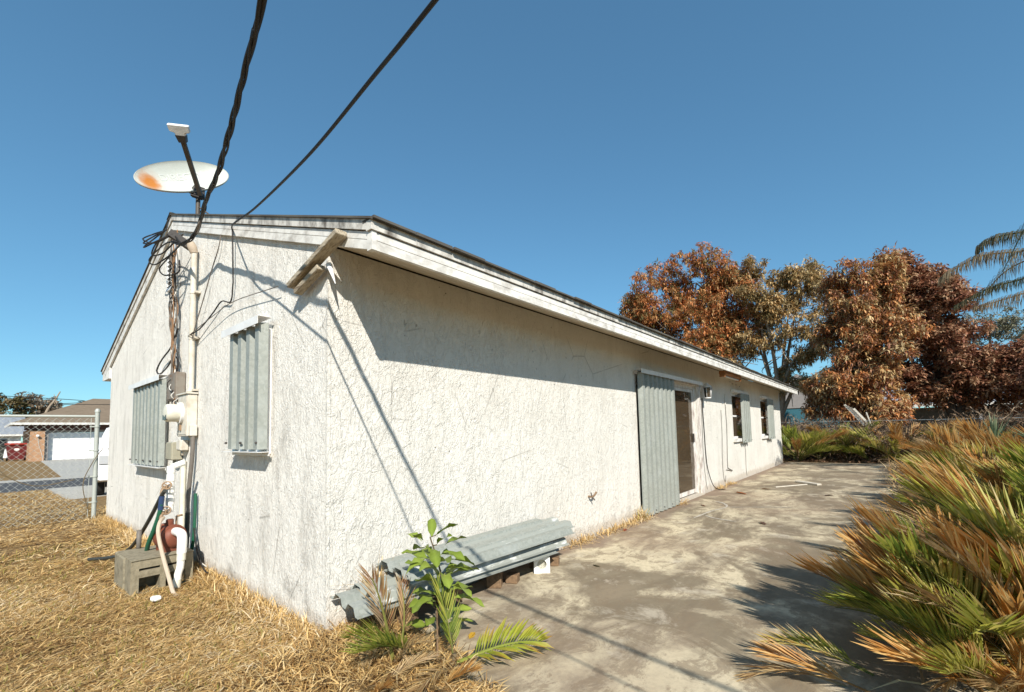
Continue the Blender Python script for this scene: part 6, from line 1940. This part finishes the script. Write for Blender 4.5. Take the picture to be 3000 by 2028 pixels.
# bare leaning branch near the neighbour's roof
BBr = thing('bare_tree', 'bare broken tree trunk leaning before the brown roof', 'tree', (2.20, 63.11, -0.12))
MB().tube(spline([(0, 0, 0), (0.5, 0, 2.4), (1.2, 0, 4.80), (1.72, 0, 5.87), (2.07, 0, 6.74)], 4), [0.16 - 0.007 * i for i in range(17)], 7).build('trunk', 'bark_pale', BBr)
_bt = Vector((1.72, 0, 5.87))
for a, b in ((_bt, _bt + Vector((0.4, 0.1, -0.5))), (_bt, _bt + Vector((-0.1, 0, 0.6))), (_bt, _bt + Vector((0.3, 0, -0.9)))):
    MB().tube([a, b], [0.05, 0.015], 5).build('branch', 'bark_pale', BBr)

# ================================================================== WHITE CAR BEYOND THE GABLE CORNER
def car():
    t = thing('parked_car', 'white car parked behind the chain-link fence, mostly hidden by the house', 'car', (0.44, 11.75, -0.085), R(-10))
    m = MB()
    # side profile (y along the length, z), width along x from 0 to 1.8
    prof = [(0.05, 0.42), (0.0, 0.62), (0.03, 0.95), (0.12, 1.05), (0.35, 1.12), (0.62, 1.58), (0.95, 1.70), (2.5, 1.72), (3.2, 1.18), (4.25, 1.02), (4.5, 0.85), (4.55, 0.5), (4.4, 0.36), (0.25, 0.36)]
    n = len(prof)
    vs, fs = [], []
    for x, k in ((0.0, 0.0), (0.05, 1.0), (1.75, 1.0), (1.8, 0.0)):
        for y, z in prof:
            cy = 2.3
            tx = max(0, (z - 1.12)) * 0.28
            xx = x + tx if x < 0.9 else x - tx
            vs.append((xx, y if k else cy + (y - cy) * 0.985, z if k else 0.36 + (z - 0.36) * 0.985))
    for r_ in range(3):
        for i in range(n):
            a, b = r_ * n + i, r_ * n + (i + 1) % n
            fs.append((a, b, b + n, a + n))
    fs += [tuple(range(n)), tuple(range(4 * n - 1, 3 * n - 1, -1))]
    m.add(vs, fs)
    m.build('body', 'car_paint', t)
    # rear window, side windows
    m = MB()
    m.add([(0.22, 0.335, 1.14), (1.58, 0.335, 1.14), (1.50, 0.605, 1.57), (0.30, 0.605, 1.57)], [(0, 1, 2, 3)])
    m.build('windscreen', 'dark_glass', t)
    for sx in (0, 1):
        X = (lambda z: 0.005 + 0.28 * (z - 1.12) - 0.012) if sx == 0 else (lambda z: 1.795 - 0.28 * (z - 1.12) + 0.012)
        for ys in (((0.55, 1.18), (1.55, 1.18), (1.55, 1.6), (0.8, 1.6)), ((1.62, 1.18), (2.95, 1.18), (2.45, 1.6), (1.62, 1.6))):
            MB().add([(X(z), y, z) for y, z in ys], [(0, 1, 2, 3)]).build('side_window', 'dark_glass', t)
        MB().box((0.08 if sx == 0 else 1.52, -0.02, 0.80), (0.28 if sx == 0 else 1.72, 0.03, 1.0)).build('headlight', 'lamp_clear', t)
    MB().box((0.1, -0.06, 0.40), (1.7, 0.06, 0.62)).build('bumper', 'car_paint', t, bevel=0.02)
    for x in (-0.03, 1.63):
        for y in (0.85, 3.55):
            w = MB().lathe([(0.20, 0), (0.31, 0.01), (0.33, 0.04), (0.33, 0.17), (0.31, 0.2), (0.2, 0.2)], (x, y, 0.33), (1, 0, 0), 24).build('wheel', 'tyre', t)
            MB().lathe([(0.19, -0.006), (0.19, 0.206)], (x, y, 0.33), (1, 0, 0), 18).build('rim', 'fence_metal', w)
car()
